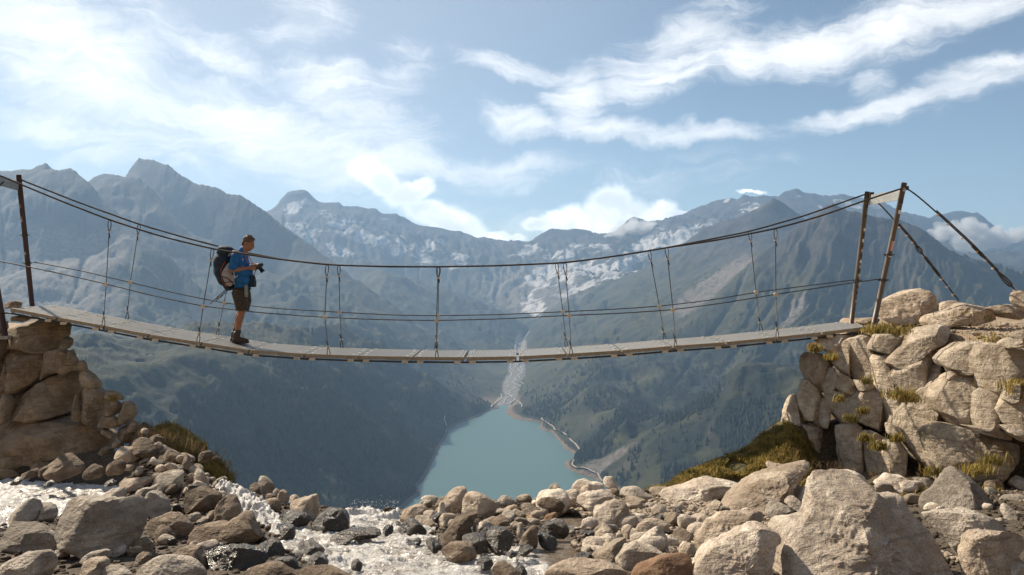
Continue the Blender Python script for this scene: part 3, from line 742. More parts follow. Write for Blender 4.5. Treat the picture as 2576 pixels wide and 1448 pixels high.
def stone_mesh(name, outline, D, seed, mat, lean=0.45, thick=1.0, cuts=7, square=0.40, rough=0.8, crisp=False):
    """a boulder with the given outline (view px) whose foot stands D metres ahead; returns object data and its base point"""
    rg = np.random.default_rng(seed)
    o = np.asarray(outline, float)
    wpx = np.ptp(o[:, 0]); hpx = np.ptp(o[:, 1])
    t = thick * 0.92 * math.sqrt(max(wpx * hpx, 1)) / F * D
    t = min(t * (0.78 if D < 7.5 and wpx > 120 else 1.0), 1.0)
    Dc = D + t * 0.5
    X = (o[:, 0] - 1288) / F * Dc; Z = -(o[:, 1] - 690) / F * Dc
    nx_ = np.roll(X, -1); nz_ = np.roll(Z, -1); cr = X * nz_ - nx_ * Z
    A = cr.sum() / 2
    cx, cz = ((X + nx_) * cr).sum() / (6 * A), ((Z + nz_) * cr).sum() / (6 * A)
    size = math.sqrt(np.ptp(X) * np.ptp(Z))
    big = math.sqrt(wpx * hpx)
    nt = int(np.clip(big * 0.6, 26, 190)); npn = int(np.clip(big * 0.38, 14, 110))
    th = np.linspace(0, 2 * np.pi, nt, endpoint=False)
    dx, dz = np.cos(th), np.sin(th)
    R = np.zeros(nt)
    for i in range(len(X)):
        ax, az_ = X[i] - cx, Z[i] - cz; bx, bz = nx_[i] - cx, nz_[i] - cz
        ex, ez = bx - ax, bz - az_
        den = dx * ez - dz * ex
        with np.errstate(divide='ignore', invalid='ignore'):
            tt = (ax * ez - az_ * ex) / den; ss = (ax * dz - az_ * dx) / den
        ok = (tt > 0) & (ss >= -1e-6) & (ss <= 1 + 1e-6)
        R = np.where(ok & (tt > R), tt, R)
    R = np.where(R <= 0, R[R > 0].mean(), R)
    if not crisp: R = (np.roll(R, 1) + 2 * R + np.roll(R, -1)) / 4
    R *= 1 + 0.035 * vnoise(np.cos(th) * 3 + seed, np.sin(th) * 3, seed=seed) + 0.015 * vnoise(np.cos(th) * 9 + seed, np.sin(th) * 9, seed=seed + 1)
    ph = np.linspace(0.0, np.pi, npn)
    f = np.sin(ph) ** square; g = np.sign(np.cos(ph)) * np.abs(np.cos(ph)) ** 0.6
    PXl = f[:, None] * (R * dx)[None, :]; PZl = f[:, None] * (R * dz)[None, :]; PYl = -g[:, None] * t / 2 * np.ones(nt)[None, :]
    # fractured faces: flatten everything beyond random planes
    P3 = np.stack([PXl, PYl, PZl], -1)
    hx, hz_ = np.ptp(X) / 2, np.ptp(Z) / 2
    for k in range(cuts):
        if k == 0: v = np.array([rg.uniform(-.25, .25), -0.75, rg.uniform(0.45, 0.9)])
        elif k == 1: v = np.array([rg.uniform(-.6, .6), -1.0, rg.uniform(-0.35, 0.15)])
        elif k == 2: v = np.array([-0.75, -0.60, rg.uniform(0.0, 0.45)])
        elif k == 3: v = np.array([0.75, -0.60, rg.uniform(-0.3, 0.3)])
        else: v = np.array([rg.uniform(-1, 1), rg.uniform(-1, 0.2), rg.uniform(-.6, 1)])
        v = v / np.array([max(hx, .01), t / 2, max(hz_, .01)]); v /= np.linalg.norm(v)
        pr_ = P3 @ v; sup = pr_.max()
        d = sup * (rg.uniform(0.80, 0.95) if k == 1 else rg.uniform(0.46, 0.68) if k in (2, 3) else rg.uniform(0.55, 0.82))
        ex = np.maximum(pr_ - d, 0)
        P3 = P3 - (ex * 0.97)[..., None] * v
    rad = np.hypot(P3[..., 0], P3[..., 2]).max(0)
    kf = (np.where(R > 0, R, 1) / np.maximum(rad, 1e-4))[None, :]
    P3[..., 0] *= kf; P3[..., 2] *= kf
    fr = 2.2 / size
    q = P3 + seed * 3.1
    n1 = fbm(q[..., 0] * fr, q[..., 1] * fr, q[..., 2] * fr, octv=3, seed=seed)
    n2 = fbm(q[..., 0] * fr * 4, q[..., 1] * fr * 4, q[..., 2] * fr * 6, octv=3, seed=seed + 5, ridged=True)
    L = np.linalg.norm(P3, axis=-1, keepdims=True) + 1e-6
    P3 = P3 + P3 / L * ((n1 * 0.055 + (n2 - 0.3) * 0.022 + (0.018 * fbm(q[..., 0] * fr * 7, q[..., 1] * fr * 7, q[..., 2] * fr * 12, octv=4, seed=seed + 9, ridged=True) + 0.05 * np.minimum(0.0, fbm(q[..., 0] * fr * 1.6, q[..., 1] * fr * 1.6, q[..., 2] * fr * 1.6, octv=2, seed=seed + 3) + .15)) * min(1.0, big / 120)) * size * rough)[..., None] * np.array([0.6, 1.6, 0.6])
    P3[..., 1] += lean * P3[..., 2]
    base = np.array([cx, Dc, cz + P3[..., 2].min()])
    V = P3 + np.array([cx, Dc, cz]) - base
    V[0, :] = V[0].mean(0); V[-1, :] = V[-1].mean(0)
    V = V.reshape(-1, 3)
    me = np_mesh(name, V, grid_faces(npn, nt, wrap=True)[:, ::-1])
    bmx = bmesh.new(); bmx.from_mesh(me); bmesh.ops.remove_doubles(bmx, verts=bmx.verts, dist=1e-5)
    bmesh.ops.recalc_face_normals(bmx, faces=bmx.faces); bmx.to_mesh(me); bmx.free()
    for p_ in me.polygons: p_.use_smooth = True
    me.set_sharp_from_angle(angle=math.radians(38))
    me.materials.append(mat)
    return me, base

ROCKS = """A|g|530,790 640,745 900,740 1210,745 1290,800 1320,930 1300,1120 1230,1240 1060,1290 880,1160 700,1130 560,1030|biggest left boulder, grey brown with a broad flat top, below the glittering pool
A|g|0,970 180,975 480,1010 540,1060 580,1180 520,1230 300,1215 100,1175 0,1125|long pitted loaf shaped boulder at the left edge in front of the biggest left boulder
A|g|-30,1370 180,1270 420,1240 500,1300 480,1420 440,1500 -30,1520|rough sloping slab filling the bottom left corner
A|g|70,920 90,830 200,745 270,725 355,800 350,900 280,960 90,960|pale faceted boulder with a pointed top at the edge of the glittering pool
A|g|350,750 480,790 535,850 530,910 420,940 340,900|blunt grey boulder wedged between the pale faceted boulder and the biggest left boulder
A|g|560,1100 640,1095 720,1150 720,1220 640,1280 540,1290 500,1230 580,1180|upright egg shaped stone under the lower left side of the biggest left boulder
A|g|740,1190 830,1130 940,1130 955,1180 900,1220 800,1250 740,1230|small pale oval stone lying against the foot of the biggest left boulder
A|g|760,1310 850,1240 1010,1215 1060,1240 1050,1300 900,1340 780,1340|slanting flat stone just below the small pale oval stone at lower left
A|t|770,1340 830,1310 1000,1310 1020,1370 960,1500 780,1500|boxy stone at the bottom edge, left of centre of the left rock field
A|g|970,1370 1110,1380 1250,1430 1290,1500 960,1500|low pale slab cut by the bottom edge beside the boxy stone
A|g|1320,1400 1430,1320 1600,1290 1800,1320 1930,1380 2010,1450 1980,1560 1330,1560|broad domed pale boulder at the bottom edge in front of the wet dark slab
A|b|1305,1280 1340,1245 1430,1240 1470,1290 1440,1340 1340,1360|round cobble touching the left shoulder of the broad domed boulder
A|b|1590,1270 1680,1200 1800,1175 1900,1200 2010,1320 2020,1400 1930,1390 1800,1330 1640,1290|brown boulder with a round hollow in its top behind the broad domed boulder
A|d|1940,1190 2080,1155 2300,1170 2480,1215 2590,1270 2590,1330 2450,1360 2150,1400 2040,1320|wide wet dark slab shining beside the foot of the side cascade
A|b|1390,990 1440,930 1560,880 1680,870 1780,930 1845,1010 1830,1070 1740,1110 1640,1040 1500,1040 1400,1030|brown notched boulder right of the biggest left boulder
A|b|1480,1020 1540,975 1620,1010 1700,1100 1690,1150 1580,1140 1500,1090|leaning oval stone propped on the front of the brown notched boulder
A|b|1800,1110 1870,1000 2080,950 2170,970 2330,870 2450,930 2550,1060 2480,1140 2300,1160 2100,1150 1900,1140|big dark sloping slab in the shade left of the side cascade
A|b|2065,900 2100,760 2170,680 2260,720 2335,830 2310,890 2200,920 2110,945|shield shaped boulder standing beside the top of the side cascade
A|b|1780,660 1920,605 2050,650 2140,690 2090,800 2060,850 1950,830 1800,830 1780,750|low roof shaped boulder left of the shield shaped boulder
A|g|1320,780 1410,650 1500,660 1600,730 1650,820 1630,860 1500,900 1400,860|knobbly grey boulder in the middle of the left rock field
A|g|1520,850 1560,810 1610,815 1620,850 1580,890 1530,890|small round cobble resting against the knobbly grey boulder
A|g|1285,650 1380,610 1470,620 1490,650 1420,660 1340,750 1290,720|curved thin stone behind the knobbly grey boulder
A|g|1460,540 1500,490 1580,455 1720,460 1760,530 1755,620 1700,660 1560,660 1480,610|banded barrel shaped boulder standing highest in the left rock field
A|t|1125,590 1200,530 1320,515 1400,560 1420,600 1310,620 1200,630|low tan boulder at the right end of the glittering pool
A|t|1310,540 1390,495 1460,520 1470,590 1380,600|tan boulder tucked left of the banded barrel shaped boulder
A|w|950,700 1060,620 1190,615 1210,700 1200,740 950,745|pale sunlit boulder at the near shore of the glittering pool
A|g|1280,820 1350,800 1390,850 1385,920 1330,960 1290,900|upright round stone against the right side of the biggest left boulder
A|b|430,390 530,300 620,290 680,330 790,400 800,430 740,480 600,510 510,490 450,440|dark brown hump boulder on the far shore of the glittering pool
A|b|160,490 320,420 360,450 350,490 240,510|low sloping dark stone on the far shore left of the brown hump boulder
A|b|360,440 400,400 470,405 495,470 430,490 370,480|small round dark stone touching the brown hump boulder
A|d|100,550 150,500 210,520 190,570 110,570|small wet stone in the water near the left edge
A|d|420,560 480,528 530,548 520,580 440,578|small wet stone in the water below the brown hump boulder
A|b|800,440 850,385 960,400 1000,440 980,510 850,510|black brown stone in shade at the far side of the pool
A|b|1000,400 1100,340 1180,345 1210,400 1200,470 1020,470|striped brown stone in shade under the rock bank
A|t|1090,215 1330,215 1390,250 1380,310 1300,345 1150,320 1090,260|flat sunlit tan block at the foot of the left abutment
A|b|1220,190 1300,125 1400,150 1500,220 1580,340 1560,365 1480,330 1390,260|arched brown slab leaning over the flat tan block
A|g|1500,210 1560,190 1640,230 1660,260 1570,270|small pale stone at the top right of the arched brown slab
A|b|1565,270 1640,235 1750,290 1760,330 1720,370 1600,370|wedge shaped brown stone right of the arched brown slab
A|b|1750,270 1800,290 1870,370 1890,410 1780,410 1750,330|upright pointed stone at the grass edge of the left bank
A|b|1300,370 1390,320 1480,330 1590,400 1560,420 1400,400|low brown stone under the arched brown slab
A|t|1200,380 1290,380 1300,430 1210,430|small sunlit block left of the low brown stone on the bank
A|g|1620,410 1720,380 1800,400 1790,430 1700,450 1630,430|flat pale cobble on the gravel below the pointed stone
A|g|1880,420 1960,440 2010,520 1980,560 1900,560 1870,500|rounded cobble at the foot of the left grass bank
A|g|2050,570 2100,520 2180,490 2180,540 2150,590 2080,600|pointed stone on the brink below the end of the grass bank
A|t|1750,620 1800,600 1870,620 1850,660 1760,660|small tan cobble beside the banded barrel shaped boulder
A|b|1910,280 1970,250 2040,250 2070,330 2000,350 1930,330|brown stone sticking out of the left grass bank
A|b|2050,310 2090,290 2140,320 2120,350|small brown stone low in the left grass bank
A|b|1430,110 1500,85 1600,130 1580,170 1480,150|brown stone at the top of the left grass bank
A|t|1360,40 1380,20 1440,35 1440,70 1380,70|small sunlit stone at the very top of the left grass bank
A|d|1010,550 1070,520 1130,560 1110,580 1010,575|dark wet stone at the right tip of the glittering pool
A|b|1310,1100 1380,1090 1480,1150 1500,1200 1350,1250 1300,1180|dark brown stone in shade right of the biggest left boulder's foot
A|g|1900,930 1960,890 2030,890 2010,940 1920,950|small flat cobble above the big dark sloping slab
A|g|1810,880 1870,850 1940,860 1930,910 1840,940|small oval cobble above the left end of the big dark sloping slab
A|b|2200,1120 2230,1095 2280,1110 2270,1150 2220,1150|little round brown cobble on the big dark sloping slab
B|b|95,600 130,560 200,570 260,640 250,670 150,680|lower brown boulder of the pair on the left brink
B|g|160,550 180,505 240,500 340,570 350,610 310,660 260,650 200,560|taller back boulder of the pair on the left brink
B|t|330,640 360,610 400,630 390,680 340,680|small tan stone right of the pair of boulders on the left brink
B|t|370,680 400,630 450,640 490,690 490,740 440,760 390,720|upright sunlit cobble in the middle of the left brink
B|b|200,680 240,670 260,700 240,730 200,720|small round cobble below the pair of boulders on the brink
B|b|260,670 310,660 360,690 350,720 270,720|small flat cobble below the upright sunlit cobble
B|w|490,690 540,670 600,710 580,740 500,740|small white stone behind the anvil shaped boulder
B|t|470,780 520,740 640,710 740,680 780,780 780,860 740,910 640,920 550,860 480,830|anvil shaped boulder with a sloping sunlit top on the left brink
B|b|205,750 290,720 400,720 430,770 400,820 300,860 250,800|brown lump between the side cascade and the anvil shaped boulder
B|d|370,900 450,840 600,850 700,900 660,980 560,1000 420,960|wet dark ledge under the anvil shaped boulder
B|d|680,1000 760,900 870,820 950,795 1020,830 1090,900 1120,970 1000,975 850,1000 740,1020|glistening wet boulder at the lip of the main fall
B|d|850,1120 920,1050 1080,1010 1320,1000 1390,1040 1430,1080 1300,1090 1100,1085 950,1130|long flat dark rock lying across the white water
B|d|1400,1000 1440,970 1500,975 1510,1030 1450,1060 1410,1040|small black stone at the right end of the long flat dark rock
B|d|370,990 450,965 530,980 555,1080 510,1130 430,1080|mossy wet stone right beside the side cascade
B|d|160,1190 300,1110 400,1150 450,1230 430,1280 330,1290 230,1240|wet rounded rock with a bright rim under the side cascade
B|d|300,1330 400,1290 530,1290 610,1380 500,1400 350,1390|olive brown wet rock at the foot of the side cascade
B|d|630,1385 680,1290 750,1240 850,1290 880,1340 860,1370 740,1390|dark triangular rock standing in the stream near the bottom
B|b|50,1420 160,1360 350,1345 500,1400 590,1448 600,1520 50,1520|low brown boulder cut by the bottom edge under the side cascade
B|b|580,1400 800,1385 1000,1390 1110,1440 1100,1520 600,1520|flat brown ledge at the bottom edge left of the rapids
B|d|1090,1330 1150,1300 1210,1350 1200,1400 1110,1390|little wet rock in the rapids near the bottom
B|d|560,1160 680,1120 800,1180 850,1220 820,1260 700,1220 600,1230|half drowned rock at the left shore of the rapids
B|t|1560,920 1600,830 1720,780 1840,780 1870,810 1820,850 1700,880 1640,930 1590,960|first tan boulder right of the main fall's lip
B|w|1755,730 1790,690 1920,685 1950,720 1940,770 1850,770|pale block perched behind the first tan boulder, against the lake
B|t|1990,720 2020,680 2080,630 2160,605 2230,630 2210,680 2180,760 2170,840 2080,860 2020,830|tall square boulder standing highest against the lake
B|w|1930,880 1945,770 1985,720 2010,830 2040,870 2040,900 1960,950|narrow pale slab leaning on the tall square boulder
B|t|2170,870 2180,740 2210,680 2280,665 2400,700 2530,780 2500,830 2490,880 2420,910 2330,900|wide tan boulder with a sloping right shoulder beside the tall square boulder
B|d|1530,1040 1620,930 1700,900 1800,960 1840,1010 1820,1080 1720,1060 1600,1040|dripping dark rock at the water's edge under the first tan boulder
B|b|1700,880 1780,865 1830,900 1800,950 1740,930|small brown cobble under the first tan boulder
B|b|1820,870 1880,850 1930,910 1900,930 1850,910|narrow brown cobble left of the leaning pale slab
B|t|1780,940 1850,905 1940,960 1930,985 1830,990|flat tan cobble above the dripping dark rock
B|t|1940,900 2000,855 2060,910 2030,980 1960,990|rounded tan cobble at the foot of the leaning pale slab
B|b|1950,1110 2040,1000 2100,920 2250,865 2350,880 2360,920 2120,940 2090,1010 2110,1080 2030,1150|long brown boulder curved like an arm beside the rapids
B|b|2100,950 2220,925 2340,935 2340,970 2250,1000 2200,1070 2110,1050|rounded rock held in the crook of the curved brown boulder
B|b|1930,1240 2040,1160 2130,1145 2230,1160 2300,1220 2330,1290 2260,1310 2130,1290 2000,1280|smooth domed boulder in the rapids right of centre
B|d|1810,1110 1880,1100 1990,1170 1980,1200 1920,1225 1830,1170|wet rock with a gleaming edge left of the smooth domed boulder
B|d|1690,1110 1750,1090 1785,1120 1770,1150 1700,1150|small dark stone on the far side of the rapids
B|d|2160,1090 2240,1070 2330,1070 2400,1100 2440,1200 2380,1250 2280,1210 2180,1130|black rock in shade behind the smooth domed boulder
B|d|2400,1040 2480,1000 2600,1010 2680,1090 2640,1200 2560,1230 2460,1190 2410,1130|black block standing in shade by the still water
B|d|2300,1330 2380,1280 2450,1290 2485,1350 2470,1380 2350,1380|wet brown rock in the white water right of the smooth domed boulder
B|d|2240,990 2310,970 2320,1040 2260,1070|small dark stone behind the black rocks
B|d|2340,1050 2400,990 2450,1000 2420,1080 2360,1100|narrow dark stone left of the black block
C|w|185,820 230,805 280,820 270,860 190,860|small white block right of the wide tan boulder
C|t|240,790 280,755 330,765 330,790 260,800|small cobble on the brink right of the wide tan boulder
C|t|260,850 330,790 380,770 420,800 400,830 330,870 300,880|tan stone with a ridge on the brink in front of the lake
C|t|420,800 470,765 540,770 600,820 650,870 640,895 560,890 450,840|low triangular tan boulder on the brink in front of the lake
C|t|335,850 380,815 470,850 500,890 450,920 360,900|rounded tan boulder in front of the low triangular one
C|o|480,885 560,885 570,930 500,930|small rusty block in front of the low triangular boulder
C|w|565,750 620,670 720,645 830,635 900,680 930,760 920,830 850,850 760,850 690,840 640,790 590,790|large domed pale boulder on the brink below the lake's right shore
C|t|670,640 720,580 790,570 835,620 830,640 720,650|brown topped stone perched on the large domed pale boulder
C|w|900,630 980,540 1060,530 1130,560 1240,560 1260,620 1240,640 1130,650 1000,660|long pale boulder on the brink under the lakeside road
C|t|1000,650 1040,590 1090,580 1130,620 1130,650 1020,670|rounded stone in front of the long pale boulder
C|w|1230,550 1250,500 1330,495 1350,540 1390,600 1330,610 1270,600|squarish pale stone sticking up at the right end of the long pale boulder
C|b|1265,640 1310,610 1380,615 1400,645 1370,670 1290,660|brown cobble below the squarish pale stone
C|w|970,740 1000,690 1080,660 1250,650 1380,680 1370,700 1260,740 1180,810 1110,850 1040,800|broad pitted boulder behind the ribbed sunlit boulder
C|w|1380,680 1440,610 1580,600 1640,640 1700,690 1750,730 1650,740 1560,690 1450,700|pale sloping slab at the head of the pebble patch
C|t|840,640 900,630 990,670 980,700 900,690|flat stone right of the large domed pale boulder
C|w|900,690 970,700 960,750 920,730|small pale stone right of the large domed pale boulder
C|w|1130,950 1150,820 1270,760 1420,725 1470,770 1490,850 1470,920 1380,970 1260,960 1180,990 1130,980|ribbed sunlit boulder with a shaded right face above the still water
C|t|1380,720 1460,700 1560,700 1700,735 1720,765 1600,760 1480,750|thin flat slab under the pale sloping slab
C|g|1640,770 1680,745 1740,760 1730,790 1660,795|small grey stone on the pebble patch
C|w|1700,800 1760,770 1830,780 1870,830 1850,860 1720,855|pale block on the right side of the pebble patch
C|t|1650,620 1720,600 1860,600 1930,640 1850,660 1780,650 1700,650|flat tan slab at the left end of the long smooth slab
C|d|1910,890 1920,810 1980,800 2050,880 2050,920 1980,940|black pointed stone right of the pebble patch
C|d|1735,890 1790,865 1850,910 1840,930 1750,920|small black stone left of the black pointed stone
C|t|2050,830 2080,780 2130,780 2150,820 2120,850 2060,850|round tan cobble above the black pointed stone
C|t|2230,800 2300,750 2370,750 2430,715 2440,740 2370,790 2280,820|low tan stone left of the long grooved slab
C|t|2310,890 2330,835 2400,850 2430,870 2400,900|small brown block behind the large pitted boulder
C|g|1420,960 1500,910 1620,900 1650,920 1600,950 1440,980|flat grey shaded stone right of the ribbed sunlit boulder
C|t|1540,990 1620,930 1760,920 1860,950 1920,990 1880,1010 1720,1020 1640,1060 1560,1030|arched tan boulder right of the flat grey shaded stone
C|t|1400,1080 1420,990 1480,970 1540,1000 1510,1080 1500,1100 1400,1110|upright brown stone below the ribbed sunlit boulder
C|g|1495,1080 1510,1010 1560,1000 1610,1080 1560,1120 1500,1130|upright grey stone right of the upright brown stone
C|t|1130,1080 1220,990 1250,960 1320,1010 1345,1060 1330,1090 1200,1095|pyramid shaped tan stone beside the still water
C|w|1340,1080 1400,1020 1420,1060 1390,1110|small pale stone right of the pyramid shaped stone
C|w|1015,1160 1040,1110 1110,1090 1270,1090 1370,1130 1350,1170 1250,1190 1120,1180 1050,1185|rounded pale boulder on the shore of the still water
C|w|985,1220 1060,1170 1200,1180 1280,1200 1200,1240 1050,1240|flat pale slab lying below the rounded pale boulder
C|d|860,1330 900,1280 1000,1240 1130,1250 1150,1300 1100,1330|dark wet rock at the outlet of the still water
C|t|1115,1310 1150,1250 1300,1170 1440,1100 1490,1110 1480,1160 1380,1240 1310,1320 1200,1335|long tan boulder slanting down to the dark wet rock
C|w|1380,1210 1440,1160 1560,1150 1700,1050 1790,1010 1860,1080 1890,1130 1830,1180 1720,1170 1560,1200 1480,1240 1400,1240|ridged pale boulder with a split right of the long tan boulder
C|w|1350,1330 1350,1300 1450,1210 1560,1150 1680,1190 1750,1210 1850,1230 1900,1260 1700,1310 1560,1350 1490,1430 1380,1380|cream coloured rough boulder above the rusty slab
C|t|1820,1190 1880,1170 1950,1210 1960,1240 1900,1260 1830,1240|small round stone right of the cream coloured boulder
C|t|1905,1090 1930,1020 2000,1010 2090,1050 2130,1100 2070,1140 1980,1150|knobbly tan stone left of the large pitted boulder
C|w|1990,980 2060,900 2200,860 2250,880 2160,950 2060,1000|smooth pale slab above the knobbly tan stone
C|t|2080,990 2180,880 2240,870 2320,920 2250,960 2160,1040|tan stone leaning on the large pitted boulder
C|t|2120,1150 2150,1050 2250,950 2400,885 2600,865 2800,880 2870,910 2890,950 2760,990 2600,1080 2480,1140 2300,1230 2200,1240 2130,1200|large pitted tan boulder left of the white giant boulder
C|t|1970,1240 1980,1180 2030,1140 2110,1150 2150,1210 2100,1260 2020,1270|round stone at the lower left of the large pitted boulder
C|o|1500,1470 1560,1370 1700,1330 1850,1290 2020,1280 2110,1290 2110,1350 2120,1520 1500,1520|smooth orange brown slab at the bottom edge
C|t|640,1448 760,1370 900,1335 1080,1330 1230,1350 1340,1350 1430,1400 1480,1448 1470,1520 650,1520|wide flat topped boulder at the bottom edge right of the rapids
C|d|600,1050 680,1060 780,1100 800,1150 770,1180 680,1180 610,1150|dark rock in the still water under the pointed rock
C|b|410,1160 450,1070 560,980 600,1020 600,1150 570,1190 430,1180|dark pointed rock standing at the left of the still water
C|g|395,1060 400,950 460,945 470,1040 440,1060|upright narrow grey stone behind the dark pointed rock
C|d|400,1220 450,1165 510,1165 580,1205 500,1240 410,1240|wet brown wedge in the water below the dark pointed rock
C|d|310,1240 350,1215 400,1240 390,1280 320,1280|small wet stone left of the wet brown wedge
C|b|150,1400 220,1345 300,1350 420,1430 420,1520 160,1520|dark triangular boulder at the bottom edge in the rapids
C|d|370,1390 420,1360 470,1380 500,1430 480,1480 390,1440|dark lump right of the dark triangular boulder at the bottom
C|d|610,1030 640,980 760,930 840,930 910,1000 900,1060 850,1080 740,1070|wet black slab at the head of the still water
C|o|650,920 680,870 790,845 800,890 760,920 680,930|rusty tilted block below the large domed pale boulder
C|d|980,1060 1040,1020 1170,1020 1170,1060 1060,1080|flat black rock at the far shore of the still water
C|b|45,950 130,905 240,880 320,920 350,980 250,990 200,960 100,980|brown speckled rock below the wide tan boulder
C|b|210,940 230,890 300,900 370,960 340,980|brown rock right of the brown speckled rock
D|w|-190,1140 -110,1060 30,1010 140,960 280,900 430,880 580,885 600,960 540,1060 480,1150 460,1320 -190,1320|bright cream boulder at the bottom edge left of the white giant boulder
D|t|20,740 120,610 250,520 380,450 560,400 760,370 880,320 900,360 800,420 700,470 560,490 420,520 280,570 270,690 150,740|long grooved slab rising to the foot of the right wall
D|g|270,590 330,530 480,510 700,470 780,540 720,640 600,650 500,640 430,680 290,700|shaded boulder under the long grooved slab
D|w|455,1300 480,1120 560,950 600,860 770,800 830,740 900,640 930,540 1030,490 1200,490 1330,520 1420,590 1480,650 1680,660 1720,740 1820,830 1900,930 1950,1050 1980,1160 2020,1320 1200,1330|white giant boulder in the lower right foreground
D|g|820,1320 830,1180 900,1140 1050,1125 1200,1130 1290,1170 1330,1240 1330,1320|low crusty stone in front of the white giant boulder
D|w|700,640 800,540 880,470 1000,430 1200,400 1290,440 1330,510 1200,560 1000,560 900,620 850,740 790,760 760,700|smooth white slab behind the top of the white giant boulder
D|w|1340,490 1480,415 1600,430 1710,500 1720,560 1680,620 1620,600 1450,570|blocky white boulder behind the right shoulder of the white giant boulder
D|g|1720,700 1790,620 1900,540 2020,430 2110,395 2200,470 2300,590 2380,680 2340,760 2240,770 2060,740 1960,740 1900,740 1800,760|peaked grey boulder with a dark shaded face at the right
D|g|1870,500 1900,460 1990,450 2000,470 1900,540|small pale stone behind the left slope of the peaked grey boulder
D|w|1740,740 1770,680 1840,650 1930,680 1980,740 1900,760 1790,760|rounded pink grey stone before the peaked grey boulder
D|g|1780,770 1860,750 2050,740 2200,740 2350,790 2500,890 2400,900 2200,930 2160,1000 2060,1180 2030,1220 1980,1100 1900,930|long rough boulder right of the white giant boulder
D|t|2040,1320 2080,1060 2150,950 2280,900 2576,890 2650,950 2650,1050 2500,1090 2420,1030 2300,1050 2260,1120 2260,1200 2180,1320|boulder with a sunlit left edge near the right bottom corner
D|g|2260,1180 2260,1100 2340,1040 2420,1025 2520,1080 2600,1130 2560,1160 2400,1180 2300,1200|oval stone leaning in the lap of the right corner boulder
D|w|2180,1260 2300,1180 2500,1150 2640,1180 2640,1320 2180,1320|pale flat boulder in the bottom right corner
D|g|2380,640 2450,590 2600,580 2640,660 2560,700 2480,690 2450,680|grey stone at the right edge right of the peaked grey boulder
D|g|2420,700 2450,650 2510,690 2540,780 2500,860 2440,820|upright stone in the shade right of the peaked grey boulder
D|w|2470,490 2490,450 2580,430 2640,480 2620,550 2520,550|bright rounded stone on the sandy slope at the right edge
D|g|405,740 500,650 560,645 660,700 740,770 640,800 560,760|smooth grey egg shaped boulder left of the white giant boulder's shoulder
D|w|590,650 640,600 710,600 720,640 790,740 780,770 740,760 660,690|pale stone behind the smooth grey egg shaped boulder
D|w|640,810 700,775 770,790 740,830 650,830|small pale cobble below the smooth grey egg shaped boulder
D|t|235,740 290,695 350,710 340,745|small cobble below the shaded boulder under the grooved slab
D|t|340,720 400,690 440,700 400,745 350,745|second small cobble below the shaded boulder, left of the grey egg
D|g|1640,440 1800,440 1870,480 1850,530 1760,560 1700,490|flat grey stone in the grass at the foot of the right wall
D|b|2250,520 2300,460 2400,440 2430,520 2300,560|brown earthy stone at the right end of the wall's foot
D|t|440,330 450,300 590,330 640,350 560,380 460,370|half buried tan stone in the grass under the right wall's left end
C|w|1760,660 1860,610 1960,620 2040,600 2160,560 2330,540 2567,530 2640,600 2500,650 2350,680 2200,740 2000,750 1880,740 1800,700|very long smooth pale slab below the right grass bank
"""
seed = 100
for line in ROCKS.strip().splitlines():
    v, tone, s, label = line.split('|')
    o = pts_of(v, s); seed += 1
    by = o[:, 1].max()
    D = bed_D(min(by, 1470))
    me, b0 = stone_mesh("boulder", o, D, seed, RM[tone], lean=0.5, cuts=7)
    ob = link("boulder", me); ob.location = b0
    tag(ob, label, "boulder", "boulders of the stream bed")
def wall(name, text, side, mat, label):
    global seed
    root = empty(name, (-6.6, 12.0, -2.8) if side == 'L' else (5.2, 11.0, -2.8))
    tag(root, label, "stone wall")
    for line in text.strip().splitlines():
        v, s = line.split('|'); o = pts_of(v, s); seed += 1; o = o.mean(0) + (o - o.mean(0)) * (1.0 if side == 'L' else 1.055)
        cx_, cy_ = o[:, 0].mean(), o[:, 1].mean()
        if side == 'L': D = 12.2 - (cy_ - 900) * 0.0022
        else: D = 12.6 - (cx_ - 1990) * 0.0052 - (cy_ - 950) * 0.0022
        me, b0 = stone_mesh("stone", o, D, seed, RM[mat], lean=0.22, cuts=5, square=0.27, rough=0.45, crisp=True, thick=1.05)
        ob = link("stone", me, parent=root); ob.location = Vector(b0) - root.location
    return root
